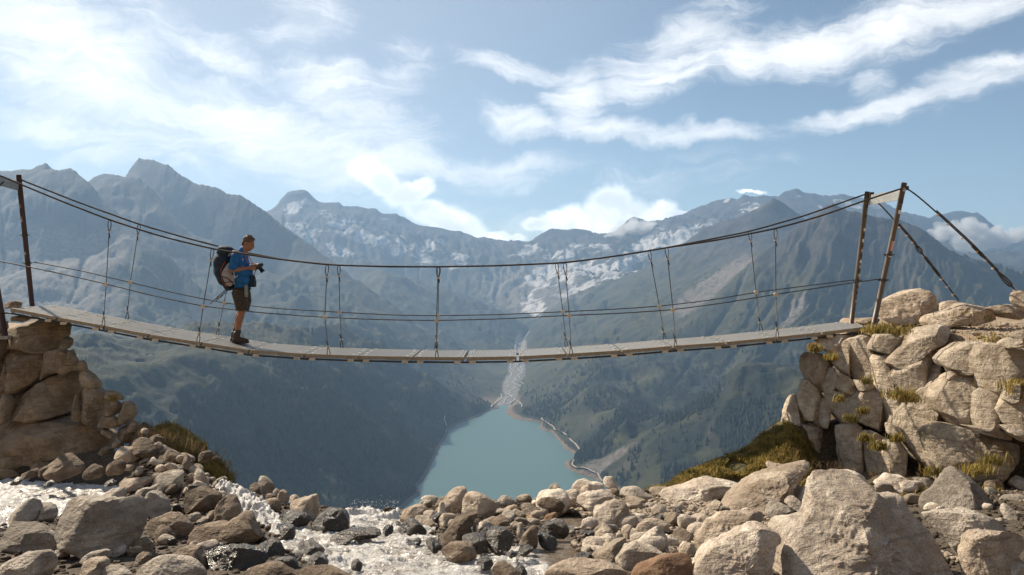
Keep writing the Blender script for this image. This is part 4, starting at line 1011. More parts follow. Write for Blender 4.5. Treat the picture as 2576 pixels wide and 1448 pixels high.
wall("stone_abutment", """L|0,560 40,510 200,420 390,410 560,430 620,460 610,560 560,680 520,725 400,725 270,700 0,680
L|0,700 200,690 400,730 440,830 430,900 400,960 300,1060 180,1130 100,1170 40,1100 150,1000 130,900 0,830
L|400,740 540,700 620,720 700,790 750,880 720,920 640,910 500,940 440,980 400,1000 430,880
L|90,1190 300,1100 500,970 660,910 710,960 725,1020 700,1200 650,1310 560,1350 400,1400 250,1370 130,1300
L|0,830 100,890 150,1000 130,1100 60,1130 0,1080
L|0,1110 70,1170 105,1260 100,1350 60,1420 0,1450
L|570,690 600,600 620,570 690,610 695,650 660,700 620,700
L|640,740 690,700 720,760 745,830 700,810
L|740,830 790,805 830,850 850,920 770,900
L|740,960 790,895 850,920 980,1050 960,1080 860,1060 760,1010
L|740,1100 850,1055 940,1080 1010,1140 1010,1200 980,1350 950,1440 880,1400 860,1300 780,1220 750,1160
L|650,1340 700,1200 720,1120 770,1210 800,1280 850,1330 860,1380 800,1400 700,1370
L|1000,1110 1060,1100 1150,1130 1195,1170 1180,1200 1100,1190 1020,1160
L|1010,1200 1080,1185 1150,1230 1180,1300 1110,1350 1000,1330
L|1160,1220 1230,1205 1290,1250 1310,1320 1270,1420 1190,1430 1150,1360 1180,1300
L|980,1350 1100,1360 1180,1440 1140,1470 960,1450
L|1240,1440 1270,1400 1330,1410 1360,1450 1340,1500 1250,1500
L|-120,640 0,560 60,700 0,840 -120,860
L|30,250 140,225 195,245 190,295 60,305 30,290
L|80,385 200,370 300,385 260,425 100,430
L|-100,440 40,420 60,500 -20,560 -120,560
A|1140,20 1240,-20 1340,0 1360,100 1300,160 1200,150 1120,110
A|-40,-40 400,-60 880,-20 950,50 1050,110 1030,170 960,270 900,330 780,330 700,320 600,300 450,350 300,300 0,240
A|-40,250 260,290 290,360 200,400 80,410 -40,360
A|900,330 1000,200 1080,230 1080,330 1000,400 940,390
A|960,-10 1000,20 1110,100 1090,130 1050,100 980,50
A|1090,150 1180,150 1200,205 1100,210
A|-40,360 80,400 180,450 160,500 -40,500
A|300,360 460,350 560,330 480,400 330,420
A|690,330 760,340 830,400 760,430
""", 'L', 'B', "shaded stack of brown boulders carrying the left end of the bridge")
wall("stone_wall", """E|570,640 590,580 660,560 880,560 950,590 930,620 800,625 740,680 730,720 680,740 620,690
E|730,770 770,670 850,620 900,620 870,700 870,850 900,950 880,980 780,900 740,850
E|880,650 930,600 1060,580 1120,620 1120,750 1150,800 1150,1000 1050,1020 920,980 890,850 870,720
E|1080,690 1120,620 1160,560 1260,550 1290,600 1340,570 1400,530 1470,545 1400,600 1320,680 1270,750 1180,730
E|1250,820 1330,720 1450,610 1620,500 1780,475 1900,490 1900,540 1800,600 1700,640 1580,680 1400,800 1300,865
E|1275,960 1300,890 1400,820 1600,690 1680,680 1730,760 1750,830 1640,960 1550,1050 1480,1130 1400,1120 1330,1070 1300,1020
E|430,900 440,780 480,745 590,745 720,830 720,860 690,900 670,950 620,1040 580,1110 470,1000
E|395,1250 410,1150 460,1010 530,1060 600,1130 640,1170 610,1300 580,1400 530,1440 500,1370 430,1370
E|620,1060 680,920 700,880 755,900 760,1110 700,1110 650,1150
E|650,750 730,730 740,770 720,820 660,780
E|760,920 800,930 880,990 960,1030 980,1080 920,1130 900,1155 800,1120 760,1080
E|930,1000 1100,1020 1150,1050 1080,1080 980,1100
E|680,1180 680,1110 800,1130 900,1160 920,1200 880,1310 880,1400 820,1448 760,1380 700,1300
E|875,1340 890,1270 920,1190 1000,1110 1090,1075 1160,1090 1160,1200 1200,1330 1230,1420 1220,1480 1100,1470 980,1410
E|1150,780 1240,790 1290,870 1270,960 1300,1050 1290,1130 1380,1250 1430,1300 1350,1440 1280,1420 1210,1380 1180,1200 1150,1100 1160,900
E|1355,1440 1400,1330 1480,1170 1560,1080 1700,930 1780,860 1830,940 1810,1000 1720,1120 1700,1200 1750,1330 1760,1400 1740,1500 1770,1600 1810,1720 1740,1830 1560,1800 1470,1720 1400,1580
E|1770,800 1850,730 2000,650 2400,600 2410,620 2230,690 2180,760 2150,900 2000,935 1900,930 1870,870 1800,860
E|2150,900 2170,780 2230,680 2320,660 2576,690 2650,700 2650,1000 2500,1040 2450,1060 2400,1190 2330,1180 2200,1080
E|1700,1180 1780,1080 1900,970 2050,920 2150,900 2160,1010 2210,1080 2150,1120 2140,1250 2110,1400 2050,1448 1950,1420 1860,1400 1750,1300
E|2120,1370 2150,1150 2220,1100 2300,1130 2380,1180 2360,1260 2380,1400 2350,1500 2130,1470
E|2360,1290 2400,1230 2480,1160 2576,1080 2680,1050 2680,1480 2450,1480 2380,1400
E|1810,1000 1850,930 1900,900 1960,940 1900,980
E|2320,640 2450,590 2576,570 2650,560 2650,690 2450,670
E|240,1450 280,1300 300,1190 350,1160 400,1160 390,1280 430,1380 470,1450 440,1560 260,1600
E|600,1300 640,1180 690,1190 690,1400 640,1460 590,1440
E|1250,1420 1360,1450 1400,1560 1360,1600 1260,1520
E|2380,1180 2450,1060 2500,1040 2600,1040 2500,1150 2420,1220
D|445,200 480,130 590,70 650,130 680,200 680,300 620,350 590,340 520,340 460,260
D|590,20 700,10 760,0 900,0 925,30 920,240 850,250 800,240 760,280 710,260 680,180 650,110
D|1060,400 1060,20 1200,0 1260,50 1270,150 1270,400 1200,390
D|1230,80 1270,35 1310,60 1280,150 1270,190
D|1275,260 1290,100 1340,60 1440,110 1445,150 1400,300 1380,420 1330,480 1290,420
D|1390,220 1450,120 1460,200 1460,380 1380,430
D|1455,250 1465,130 1530,130 1600,240 1620,330 1600,380 1450,420
D|1815,100 1850,50 1950,10 2080,20 2250,80 2400,130 2540,170 2480,240 2350,300 2280,380 2200,420 2000,440 1900,440 1870,480 1850,300
D|2080,0 2300,20 2460,60 2440,110 2280,80 2150,40
D|2400,0 2576,0 2620,130 2540,120 2470,70
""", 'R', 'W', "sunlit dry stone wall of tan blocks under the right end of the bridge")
TOPS = """E|t|12.9|1185,330 1210,240 1330,180 1530,110 1600,115 1690,190 1735,260 1740,350 1640,380 1560,400 1450,465 1330,465 1230,430 1190,390|big rounded cracked boulder on the terrace beside the right bridge posts
E|t|13.6|1740,290 1800,240 1900,225 1970,240 1900,280 1830,320 1750,350|pale flat stone on the terrace where the far guy cable ends
E|t|12.2|1575,380 1700,365 1850,320 2000,250 2150,240 2230,265 2200,310 2350,420 2200,440 1900,470 1750,475 1600,485|long tilted slab lying across the terrace beside the path
E|t|12.4|2210,310 2400,265 2480,260 2550,300 2590,340 2500,410 2350,390|dark cornered boulder right of the long tilted slab on the terrace
E|t|12.0|2460,230 2490,150 2576,125 2650,130 2650,330 2560,330|boulder at the right edge where the near guy cable ends
E|t|13.4|920,420 1020,400 1180,400 1190,440 1100,460 940,450|flat stone behind the foot of the right bridge posts
E|t|11.2|2060,540 2110,520 2180,560 2100,575|small stone lying on the sandy path
E|t|9.6|2400,610 2480,550 2620,490 2650,560 2500,590|low stone on the near edge of the sandy path at the right edge
E|t|10.6|2300,480 2400,440 2450,445 2380,480|flat sliver of stone half buried in the sandy path
D|w|11.7|90,320 130,285 190,295 230,325 180,345 100,345|small white stone lying in the right grass bank
C|w|11.7|1945,520 1990,480 2040,470 2060,490 2000,525|pale sliver of rock low in the right grass bank
C|g|11.7|2150,440 2180,400 2260,370 2230,410 2180,465|leaning grey slab in the middle of the right grass bank
C|w|11.7|2400,390 2470,335 2567,360 2560,405 2450,412|white triangular stone high in the right grass bank
"""
for line in TOPS.strip().splitlines():
    v, tone, D, s, label = line.split('|'); o = pts_of(v, s); seed += 1
    me, b0 = stone_mesh("boulder", o, float(D), seed, RM[tone], lean=0.3, cuts=6)
    ob = link("boulder", me); ob.location = b0
    tag(ob, label, "boulder", "stones on the terrace path")

# ---- loose cobbles: shared shapes, each one placed on the bed
def cobble_mesh(k, mat):
    rg = np.random.default_rng(700 + k)
    bmx = bmesh.new(); bmesh.ops.create_icosphere(bmx, subdivisions=3, radius=1.0)
    V = np.array([v.co[:] for v in bmx.verts])
    for _ in range(9):
        v = rg.normal(size=3); v /= np.linalg.norm(v)
        d = rg.uniform(.62, .9); e = np.maximum(V @ v - d, 0); V = V - (0.92 * e)[:, None] * v
    V *= 1 + 0.07 * fbm(V[:, 0] * 2 + k, V[:, 1] * 2, V[:, 2] * 2, octv=3, seed=k)[:, None]
    V *= np.array([rg.uniform(.9, 1.3), rg.uniform(.7, 1.0), rg.uniform(.5, .8)])
    V[:, 2] -= V[:, 2].min()
    for v, c_ in zip(bmx.verts, V): v.co = c_
    me = bpy.data.meshes.new("cobble"); bmx.to_mesh(me); bmx.free()
    for p_ in me.polygons: p_.use_smooth = True
    me.materials.append(mat)
    return me
tones = ['g', 't', 'b', 'w', 'g', 't', 'b', 'w', 'd', 'g']
CM = [cobble_mesh(k, RM[tones[k]]) for k in range(10)]
# placement patches: view x0,x1,y0,y1, count, size range (m), label
PATCH = [(1950, 2560, 1225, 1300, 26, .05, .12, "cobble on the dirt in front of the right wall"),
         (320, 560, 1130, 1240, 56, .05, .10, "cobble in the rubble under the left grass bank"),
         (540, 720, 1215, 1260, 24, .05, .09, "cobble on the left brink above the side cascade"),
         (240, 560, 1290, 1400, 22, .04, .09, "cobble lying between the left field boulders"),
         (1040, 1400, 1262, 1335, 50, .05, .12, "cobble among the boulders right of the main fall"),
         (1330, 1600, 1230, 1290, 30, .04, .09, "cobble on the brink between the pale boulders"),
         (1480, 1800, 1300, 1420, 40, .05, .13, "cobble between the pale boulders right of the still water"),
         (1700, 2000, 1240, 1300, 16, .04, .08, "cobble beside the long grooved slab"),
         (2250, 2560, 1290, 1360, 10, .04, .08, "cobble on the soil among the right corner boulders")]
rgc = np.random.default_rng(42)
wpoly_all = WP
def on_water(x, y): return any(inside(pl, np.array([x]), np.array([y]))[0] for pl in wpoly_all)
for (x0, x1, y0, y1, cnt, s0, s1, lab) in PATCH:
    k = 0
    while k < cnt:
        dx, dy = rgc.uniform(x0, x1), rgc.uniform(y0, y1)
        D = bed_D(dy); x = (dx - 1288) / F * D
        if on_water(x, D): 
            if rgc.uniform() > .05: continue
        s = rgc.uniform(s0, s1) * rgc.uniform(.8, 1.25)
        wch = int(rgc.integers(0, 10))
        if x0 >= 1300 and wch in (2, 6, 8): wch = 3
        ob = bpy.data.objects.new("cobble", CM[wch]); col.objects.link(ob)
        ob.scale = (s, s, s * rgc.uniform(.8, 1.2)); ob.rotation_euler = (rgc.normal(0, .25), rgc.normal(0, .25), rgc.uniform(0, 6.28))
        ob.location = (x, D, float(ground(x, D)) - 0.15 * s)
        lb = {'g': 'grey ', 't': 'tan ', 'b': 'brown ', 'w': 'pale ', 'd': 'dark wet '}[tones[wch]] + lab
        tag(ob, lb, "cobble", lb.replace("cobble", "cobbles", 1)); k += 1
# ---- pebbles nobody could count
def pebbles(name, patches, label, mat, seed_):
    rg = np.random.default_rng(seed_)
    bmx = bmesh.new(); bmesh.ops.create_icosphere(bmx, subdivisions=1, radius=1.0)
    PV = np.array([v.co[:] for v in bmx.verts]); PF = np.array([[v.index for v in f.verts] for f in bmx.faces]); bmx.free()
    VV, FF, nv = [], [], 0
    for (x0, x1, y0, y1, cnt, s0, s1, mode) in patches:
        if mode == 'v':
            dx, dy = rg.uniform(x0, x1, cnt), rg.uniform(y0, y1, cnt)
            D = np.array([bed_D(t_) for t_ in dy]); x = (dx - 1288) / F * D
        else:
            x, D = rg.uniform(x0, x1, cnt), rg.uniform(y0, y1, cnt)
        ow = np.zeros(len(x), bool)
        for pl in WP: ow |= inside(pl, x, D)
        x, D = x[~ow], D[~ow]; cnt = len(x)
        z = ground(x, D); s = rg.uniform(s0, s1, cnt) * rg.uniform(.5, 1, cnt)
        a = rg.uniform(0, 6.28, cnt); sc = np.stack([rg.uniform(.8, 1.4, cnt), rg.uniform(.6, 1, cnt), rg.uniform(.4, .8, cnt)], -1)
        P_ = PV[None] * (1 + rg.normal(0, .13, (cnt, len(PV), 1))) * sc[:, None] * s[:, None, None]
        X = P_[..., 0] * np.cos(a)[:, None] - P_[..., 1] * np.sin(a)[:, None]; Y = P_[..., 0] * np.sin(a)[:, None] + P_[..., 1] * np.cos(a)[:, None]
        VV.append(np.stack([X + x[:, None], Y + D[:, None], P_[..., 2] + (z + .2 * s)[:, None]], -1).reshape(-1, 3))
        FF.append((PF[None] + (np.arange(cnt) * len(PV))[:, None, None] + nv).reshape(-1, 3)); nv += cnt * len(PV)
    tag(link(name, np_mesh(name, np.concatenate(VV), np.concatenate(FF)), mat=mat), label, "gravel", kind='stuff')
pebbles("gravel", [(-6, 5.5, 5.4, 10.5, 9000, .012, .045, 'w'), (330, 640, 1170, 1260, 1500, .015, .05, 'v'), (1040, 1620, 1225, 1330, 2500, .015, .045, 'v')],
        "brown gravel and pebbles filling the gaps of the stream bed", RM['p'], 1)
pebbles("gravel", [(1450, 1800, 1250, 1300, 1600, .02, .05, 'v'), (0.3, 3.5, 6, 10, 3500, .012, .045, 'w'), (5.6, 9.5, 8, 14, 2600, .01, .035, 'w')],
        "pale gravel and pebbles on the right bank and the terrace path", RM['t'], 2)

# ------------------------------------------------------------------ running water
def water_mat(name, foam_glitter_lo, foam_glitter_hi, tint=(0.20, 0.165, 0.12)):
    m, n = new_mat(name)
    geo = n.new('ShaderNodeNewGeometry'); pos = geo.outputs['Position']
    mp = n.new('ShaderNodeMapping'); n.l.new(pos, mp.inputs[0]); mp.inputs[2].default_value = (0, 0, 0.35); mp.inputs[3].default_value = (1.0, 2.2, 1.6)
    f1 = n.noise(mp.outputs[0], 2.4, 8, 0.68, 1.4); f2 = n.noise(pos, 26, 6, 0.7, 1.0)
    at = n.new('ShaderNodeAttribute'); at.attribute_name = 'foam'
    fo = n.math('ADD', n.math('ADD', n.math('MULTIPLY', f1, 0.75), n.math('MULTIPLY', f2, 0.45)), n.math('MULTIPLY', at.outputs['Fac'], 0.42))
    foam = n.ramp(fo, foam_glitter_lo, foam_glitter_hi)
    n.l.new(n.mix(foam, tint, (0.92, 0.90, 0.86)), n.bsdf.inputs['Base Color'])  # pale tone is foam, with sun glitter put into the colour as well
    n.l.new(n.ramp(foam, 0, 1, 0.08, 0.35), n.bsdf.inputs['Roughness'])
    n.bsdf.inputs['IOR'].default_value = 1.33; n.bsdf.inputs['Specular IOR Level'].default_value = 0.8
    b = n.new('ShaderNodeBump'); b.inputs['Distance'].default_value = 0.05; b.inputs['Strength'].default_value = 1.0
    n.l.new(n.math('ADD', n.math('MULTIPLY', f2, 0.9), n.math('MULTIPLY', n.noise(pos, 70, 4, .7), 0.5)), b.inputs['Height']); n.l.new(b.outputs[0], n.bsdf.inputs['Normal'])
    return m
m_wat = water_mat("rushing_water", 0.62, 0.98, (0.24, 0.185, 0.125))
def water_sheet(name, poly, label, foam_glitter_f, step=0.035, amp=1.0, lift=0.0):
    p_ = np.array(poly); x0, y0 = p_.min(0); x1, y1 = p_.max(0)
    X, Y = np.meshgrid(np.arange(x0, x1, step), np.arange(y0, y1, step))
    ins = inside(poly, X, Y)
    gr_ = ins.copy()
    for _ in range(3):
        q = np.pad(gr_, 1); gr_ = q[1:-1, 1:-1] | q[:-2, 1:-1] | q[2:, 1:-1] | q[1:-1, :-2] | q[1:-1, 2:]
    turb = foam_glitter_f(X, Y)
    z = np.minimum(ground(X, Y), base_z(Y)) - 0.03 + lift + amp * (0.042 * fbm(X * 2.2, Y * 5, octv=3, seed=61) + turb * 0.09 * fbm(X * 6, Y * 10, octv=4, seed=62, ridged=True))
    F4 = grid_faces(*X.shape); ok = gr_.ravel()[F4].all(1)
    V = np.stack([X, Y, z], -1).reshape(-1, 3)
    used = np.unique(F4[ok]); re_ = np.full(len(V), -1); re_[used] = np.arange(len(used))
    me = np_mesh(name, V[used], re_[F4[ok]])
    a = me.attributes.new('foam', 'FLOAT', 'POINT'); a.data.foreach_set('value', turb.ravel()[used].astype(np.float32))
    return tag(link(name, me, mat=m_wat), kind='structure')
water_sheet("pool_water", WP[0], "", lambda X, Y: 0.75 + 0.4 * fbm(X, Y, seed=3), step=0.04)  # raised value whitens the pool, standing in for sun glitter
def mainfoam(X, Y):
    v = 0.55 + 0.9 * np.clip((Y - 7.9) / 1.0, 0, 1) + 0.35 * fbm(X * .9, Y * 1.6, seed=4)
    return np.clip(v - 1.2 * np.clip((X - 0.15) / 0.35, 0, 1) * np.clip((7.6 - Y) / .5 + 1, 0, 1) * (Y > 6.0), 0, 1.3)
water_sheet("stream_water", WP[1], "", mainfoam, step=0.022)
water_sheet("still_water", WP[2], "", lambda X, Y: 0 * X, step=0.04)
# side cascade: a tumbling tongue of water between the rocks
def cascade(pathpx, widths, name):
    pts_ = []
    for (dx, dy, D) in pathpx: pts_.append(W(dx, dy, D))
    pts_ = np.array(pts_)
    tt = np.linspace(0, len(pts_) - 1, 130); P_ = np.stack([np.interp(tt, np.arange(len(pts_)), pts_[:, k]) for k in range(3)], -1)
    for _ in range(6): P_[1:-1] = (P_[:-2] + 2 * P_[1:-1] + P_[2:]) / 4
    wd = np.interp(tt, np.arange(len(pts_)), widths)
    T = np.gradient(P_, axis=0); T /= np.linalg.norm(T, axis=1)[:, None]
    S = np.cross(T, [0, 0, 1.0]); S /= np.linalg.norm(S, axis=1)[:, None] + 1e-6
    U = np.cross(S, T)
    kk = np.linspace(-1, 1, 26)
    prof = np.sqrt(np.clip(1 - kk ** 2, 0, 1))
    V = P_[:, None] + S[:, None] * (kk[None, :, None] * wd[:, None, None] / 2) + U[:, None] * (prof[None, :, None] * wd[:, None, None] * 0.32)
    nz = fbm(V[..., 0] * 8, V[..., 1] * 8, V[..., 2] * 14, octv=4, seed=90, ridged=True)
    V = V + U[:, None] * (nz * 0.085 + 0.03 * vnoise(V[..., 0] * 25, V[..., 1] * 25, V[..., 2] * 25, seed=8))[..., None] + S[:, None] * (vnoise(V[..., 1] * 14, V[..., 2] * 14, seed=5) * 0.02)[..., None]
    me = np_mesh(name, V.reshape(-1, 3), grid_faces(130, 26))
    a = me.attributes.new('foam', 'FLOAT', 'POINT'); a.data.foreach_set('value', np.full(130 * 26, 0.85, np.float32))
    me.materials.append(m_wat)
    return tag(link(name, me), kind='structure')
cascade([(556, 1230, 9.0), (590, 1246, 8.8), (630, 1280, 8.4), (668, 1320, 8.0), (700, 1352, 7.5), (735, 1392, 7.0), (765, 1420, 6.7)], [.14, .2, .27, .26, .22, .18, .2], "cascade_water")
# spray
def spray():
    rg = np.random.default_rng(13)
    C_ = []
    for _ in range(1000):
        t_ = rg.uniform()
        if t_ < .16:
            dx = rg.uniform(880, 1004); D = rg.uniform(8.6, 9.5); z = ground(dx * 0, D) + abs(rg.normal(0, .03)) + .01; C_.append(((dx - 1288) / F * D, D, float(z)))
        elif t_ < .5:
            a = rg.uniform(); p_ = W(565 + 190 * a + rg.normal(0, 9), 1232 + 175 * a + rg.normal(-6, 9), 8.9 - 2.2 * a); C_.append(tuple(p_))
        else:
            dx = rg.uniform(840, 1340); D = rg.uniform(6.0, 8.4); z = base_z(D) + abs(rg.normal(0, .03)) + .01; C_.append(((dx - 1288) / F * D, D, float(z)))
    C_ = np.array(C_); s = rg.uniform(.0015, .0055, len(C_))
    OV = np.array([(1, 0, 0), (-1, 0, 0), (0, 1, 0), (0, -1, 0), (0, 0, 1), (0, 0, -1)], float); OF = np.array([(0, 2, 4), (2, 1, 4), (1, 3, 4), (3, 0, 4), (2, 0, 5), (1, 2, 5), (3, 1, 5), (0, 3, 5)])
    V = (C_[:, None] + OV[None] * s[:, None, None]).reshape(-1, 3); Fc = (OF[None] + (np.arange(len(C_)) * 6)[:, None, None]).reshape(-1, 3)
    m, n = new_mat("water_drops"); n.bsdf.inputs['Base Color'].default_value = (0.85, 0.85, 0.83, 1); n.bsdf.inputs['Roughness'].default_value = 0.2
    tag(link("spray", np_mesh("spray", V, Fc), mat=m), "white droplets of spray thrown up by the falls", "spray", kind='stuff')
spray()

# ------------------------------------------------------------------ grass and moss
def blades(name, label, spots, mat, seed_, hmin=.05, hmax=.14, wd=.006, droop=0.5):
    """spots: arrays of x,y,z + normal lean; each blade is a bent two-segment strip"""
    rg = np.random.default_rng(seed_); N = len(spots); S = np.asarray(spots)
    h_ = rg.uniform(hmin, hmax, N); a = rg.uniform(0, 6.283, N); lean = rg.uniform(.1, droop + .3, N)
    d = np.stack([np.cos(a), np.sin(a), 0 * a], -1); sd = np.stack([-np.sin(a), np.cos(a), 0 * a], -1)
    w_ = rg.uniform(.6, 1.3, N) * wd
    p0 = S; p1 = S + d * (h_ * lean * .35)[:, None] + np.array([0, 0, 1.0]) * (h_ * .6)[:, None]; p2 = S + d * (h_ * lean)[:, None] + np.array([0, 0, 1.0]) * (h_ * (1 - .35 * lean))[:, None]
    V = np.stack([p0 - sd * w_[:, None], p0 + sd * w_[:, None], p1 - sd * (w_ * .8)[:, None], p1 + sd * (w_ * .8)[:, None], p2], 1).reshape(-1, 3)
    b = (np.arange(N) * 5)[:, None]
    Fc = np.concatenate([np.concatenate([b, b + 1, b + 3], 1), np.concatenate([b, b + 3, b + 2], 1), np.concatenate([b + 2, b + 3, b + 4], 1)], 0)
    return tag(link(name, np_mesh(name, V, Fc), mat=mat), label, name, kind='stuff')
def grass_mat(name, a, b_, c_):
    m, n = new_mat(name)
    geo = n.new('ShaderNodeNewGeometry')
    nn = n.noise(geo.outputs['Position'], 5.0, 4, .6); n2 = n.noise(geo.outputs['Position'], 60.0, 2, .6)
    cc = n.mix(n.ramp(nn, .38, .62), a, b_); cc = n.mix(n.math('MULTIPLY', n.ramp(n2, .45, .65), .6), cc, c_)
    n.l.new(cc, n.bsdf.inputs['Base Color']); n.bsdf.inputs['Roughness'].default_value = .7
    tr = n.new('ShaderNodeBsdfTranslucent'); n.l.new(cc, tr.inputs[0])
    mx = n.new('ShaderNodeMixShader'); mx.inputs[0].default_value = .4
    n.l.new(n.bsdf.outputs[0], mx.inputs[1]); n.l.new(tr.outputs[0], mx.inputs[2])
    n.l.new(mx.outputs[0], m.node_tree.nodes['Material Output'].inputs['Surface'])
    return m
m_grass = grass_mat("alpine_grass", (0.13, 0.125, 0.028), (0.38, 0.29, 0.07), (0.42, 0.27, 0.09))
m_dry = grass_mat("dry_grass", (0.30, 0.20, 0.09), (0.42, 0.30, 0.15), (0.25, 0.13, 0.05))
m_turf, n = new_mat("mossy_turf")
geo = n.new('ShaderNodeNewGeometry')
n.l.new(n.mix(n.ramp(n.noise(geo.outputs['Position'], 14, 5, .65), .38, .62), (0.085, 0.070, 0.020), (0.30, 0.22, 0.065)), n.bsdf.inputs['Base Color']); n.bsdf.inputs['Roughness'].default_value = .95
b = n.new('ShaderNodeBump'); b.inputs['Distance'].default_value = .04; n.l.new(n.noise(geo.outputs['Position'], 40, 5, .7), b.inputs['Height']); n.l.new(b.outputs[0], n.bsdf.inputs['Normal'])
rgg = np.random.default_rng(77)
def turf(name, outline, D, lean, nb, label, tall=.11, sd_=1, lumps=0.06):
    """a hummocky turf bank with the given outline, overgrown with blades"""
    me, b0 = stone_mesh(name, np.array(outline, float), D, sd_, m_turf, lean=lean, cuts=2, rough=4.2, thick=.7)
    ob = link(name, me); ob.location = b0
    tag(ob, kind='structure')
    co = np.zeros(len(me.vertices) * 3, np.float32); me.vertices.foreach_get('co', co); co = co.reshape(-1, 3) + np.array(b0)
    nr = np.zeros(len(me.polygons) * 3, np.float32); me.polygons.foreach_get('normal', nr); nr = nr.reshape(-1, 3)
    ce = np.zeros(len(me.polygons) * 3, np.float32); me.polygons.foreach_get('center', ce); ce = ce.reshape(-1, 3) + np.array(b0)
    ar = np.zeros(len(me.polygons), np.float32); me.polygons.foreach_get('area', ar)
    pr_ = ar * ((nr[:, 1] < .4) | (nr[:, 2] > .2)); pr_ = pr_ * (0.25 + np.clip(fbm(ce[:, 0] * 3, ce[:, 1] * 3, ce[:, 2] * 3, seed=sd_) * 3, 0, 1.6)); pr_ = pr_ / pr_.sum()
    idx = rgg.choice(len(ce), nb, p=pr_); js = np.sqrt(ar[idx])[:, None]
    return ce[idx] + rgg.normal(0, .5, (nb, 3)) * js * np.array([1, 1, .4]) - nr[idx] * .01
S1 = turf("turf_bank", [(352,1098),(400,1108),(445,1125),(500,1150),(545,1168),(585,1190),(602,1222),(560,1222),(505,1200),(460,1170),(420,1145),(380,1130),(350,1118)], 11.0, 1.5, 8000, "", sd_=501)
blades("grass", "olive and yellow alpine grass on the left bank above the brink", S1, m_grass, 1, .04, .12)
def tuft(dx, dy, D, r, nb):
    c0 = W(dx, dy, D); q = rgg.normal(0, 1, (nb, 3)) * np.array([r, r * .7, r * .25]); return c0 + q
TF = [(2215, 835, 12.0, .13, 420), (2240, 838, 11.9, .10, 260), (2300, 842, 12.0, .18, 420), (2260, 845, 11.8, .15, 300), (2050, 885, 11.6, .05, 160), (2180, 965, 11.0, .05, 120), (2265, 1000, 10.7, .10, 360), (2290, 1010, 10.6, .07, 200),
      (2170, 1040, 10.9, .04, 120), (2210, 1130, 10.4, .06, 260), (2350, 1195, 9.9, .08, 200), (2460, 1190, 9.4, .10, 220), (2500, 1165, 9.3, .08, 150), (2560, 975, 9.8, .12, 300), (2570, 1000, 9.7, .08, 200),
      (2175, 1110, 10.6, .05, 160), (2140, 1060, 10.9, .05, 140), (2255, 1110, 10.3, .05, 140), (2110, 1010, 11.1, .04, 100), (2420, 800, 12.5, .2, 260), (2490, 860, 10.5, .1, 80), (2090, 905, 11.4, .05, 120), (285, 1010, 11.7, .03, 60)]
blades("grass", "green tufts growing in the joints of the sunlit stone wall and on the terrace", np.concatenate([tuft(*t_) for t_ in TF]), m_grass, 3, .05, .14)
blades("grass", "rust brown tuft at the upper left corner of the sunlit stone wall", tuft(2047, 878, 11.7, .035, 260), m_dry, 4, .05, .12)
# sward on the ground at the foot of the right wall
def sward(n_, u0, u1, y0, y1, thr, sd_):
    rg = np.random.default_rng(sd_); y = rg.uniform(y0, y1, n_); x = y * rg.uniform(u0, u1, n_); k = (fbm(x * 2.2, y * 2.2, octv=3, seed=sd_) > thr) & (x < wall_x(y) + .1)
    x, y = x[k], y[k]; return np.stack([x, y, ground(x, y) - .01 + 0.10 * fbm(x * 2.3, y * 2.3, octv=3, seed=19) * np.clip((x - 2.0) / .4, 0, 1) * np.clip((y - 10.2) / .6, 0, 1)], -1)
blades("grass", "yellowish grass and herbs between the long grooved slab and the sunlit stone wall", np.concatenate([sward(42000, .17, .385, 10.3, 12.9, -.10, 31), sward(3000, .44, .62, 8.8, 10.4, .25, 32)]), m_grass, 7, .04, .12, wd=.008)
# dry stalks with airy seed heads over the left bank
def stalks(name, label, n_, xr, seed_, D0_, yfun, h0, h1):
    rg = np.random.default_rng(seed_); V, Fc = [], []
    def strip(p, q, w_):
        i = len(V); s = np.array([w_, w_ * .3, 0]); V.extend([p - s, p + s, q + s * .6, q - s * .6]); Fc.append((i, i + 1, i + 2)); Fc.append((i, i + 2, i + 3))
    for _ in range(n_):
        dx = rg.uniform(*xr); D = D0_ + rg.uniform(-.3, .3); p = W(dx, yfun(dx) + rg.uniform(0, 14), D); hh = rg.uniform(h0, h1)
        q = p + np.array([rg.normal(0, .04) + .03, rg.normal(0, .04), hh]); strip(p, q, .0016)
        for k in range(14):
            t_ = rg.uniform(.55, 1.05); r_ = p + (q - p) * t_; e = r_ + np.array([rg.normal(0, .022), rg.normal(0, .02), rg.uniform(.0, .03)]); strip(r_, e, .0011)
            j = len(V); s = .0035; V.extend([e + np.array([s, 0, 0]), e + np.array([-s, 0, s]), e + np.array([0, s, 2 * s])]); Fc.append((j, j + 1, j + 2))
    return tag(link(name, np_mesh(name, np.array(V), np.array(Fc)), mat=m_dry), label, "dry grass", kind='stuff')
stalks("dry_grass", "dry seed stalks standing above the left grass bank", 150, (350, 590), 3, 11.3, lambda x: np.interp(x, [350, 450, 550, 600], [1100, 1128, 1172, 1215]), .10, .28)
stalks("dry_grass", "dry stalks at the foot of the sunlit stone wall", 60, (1960, 2560), 4, 10.2, lambda x: np.interp(x, [1960, 2100, 2300, 2560], [1150, 1200, 1210, 1180]), .08, .2)

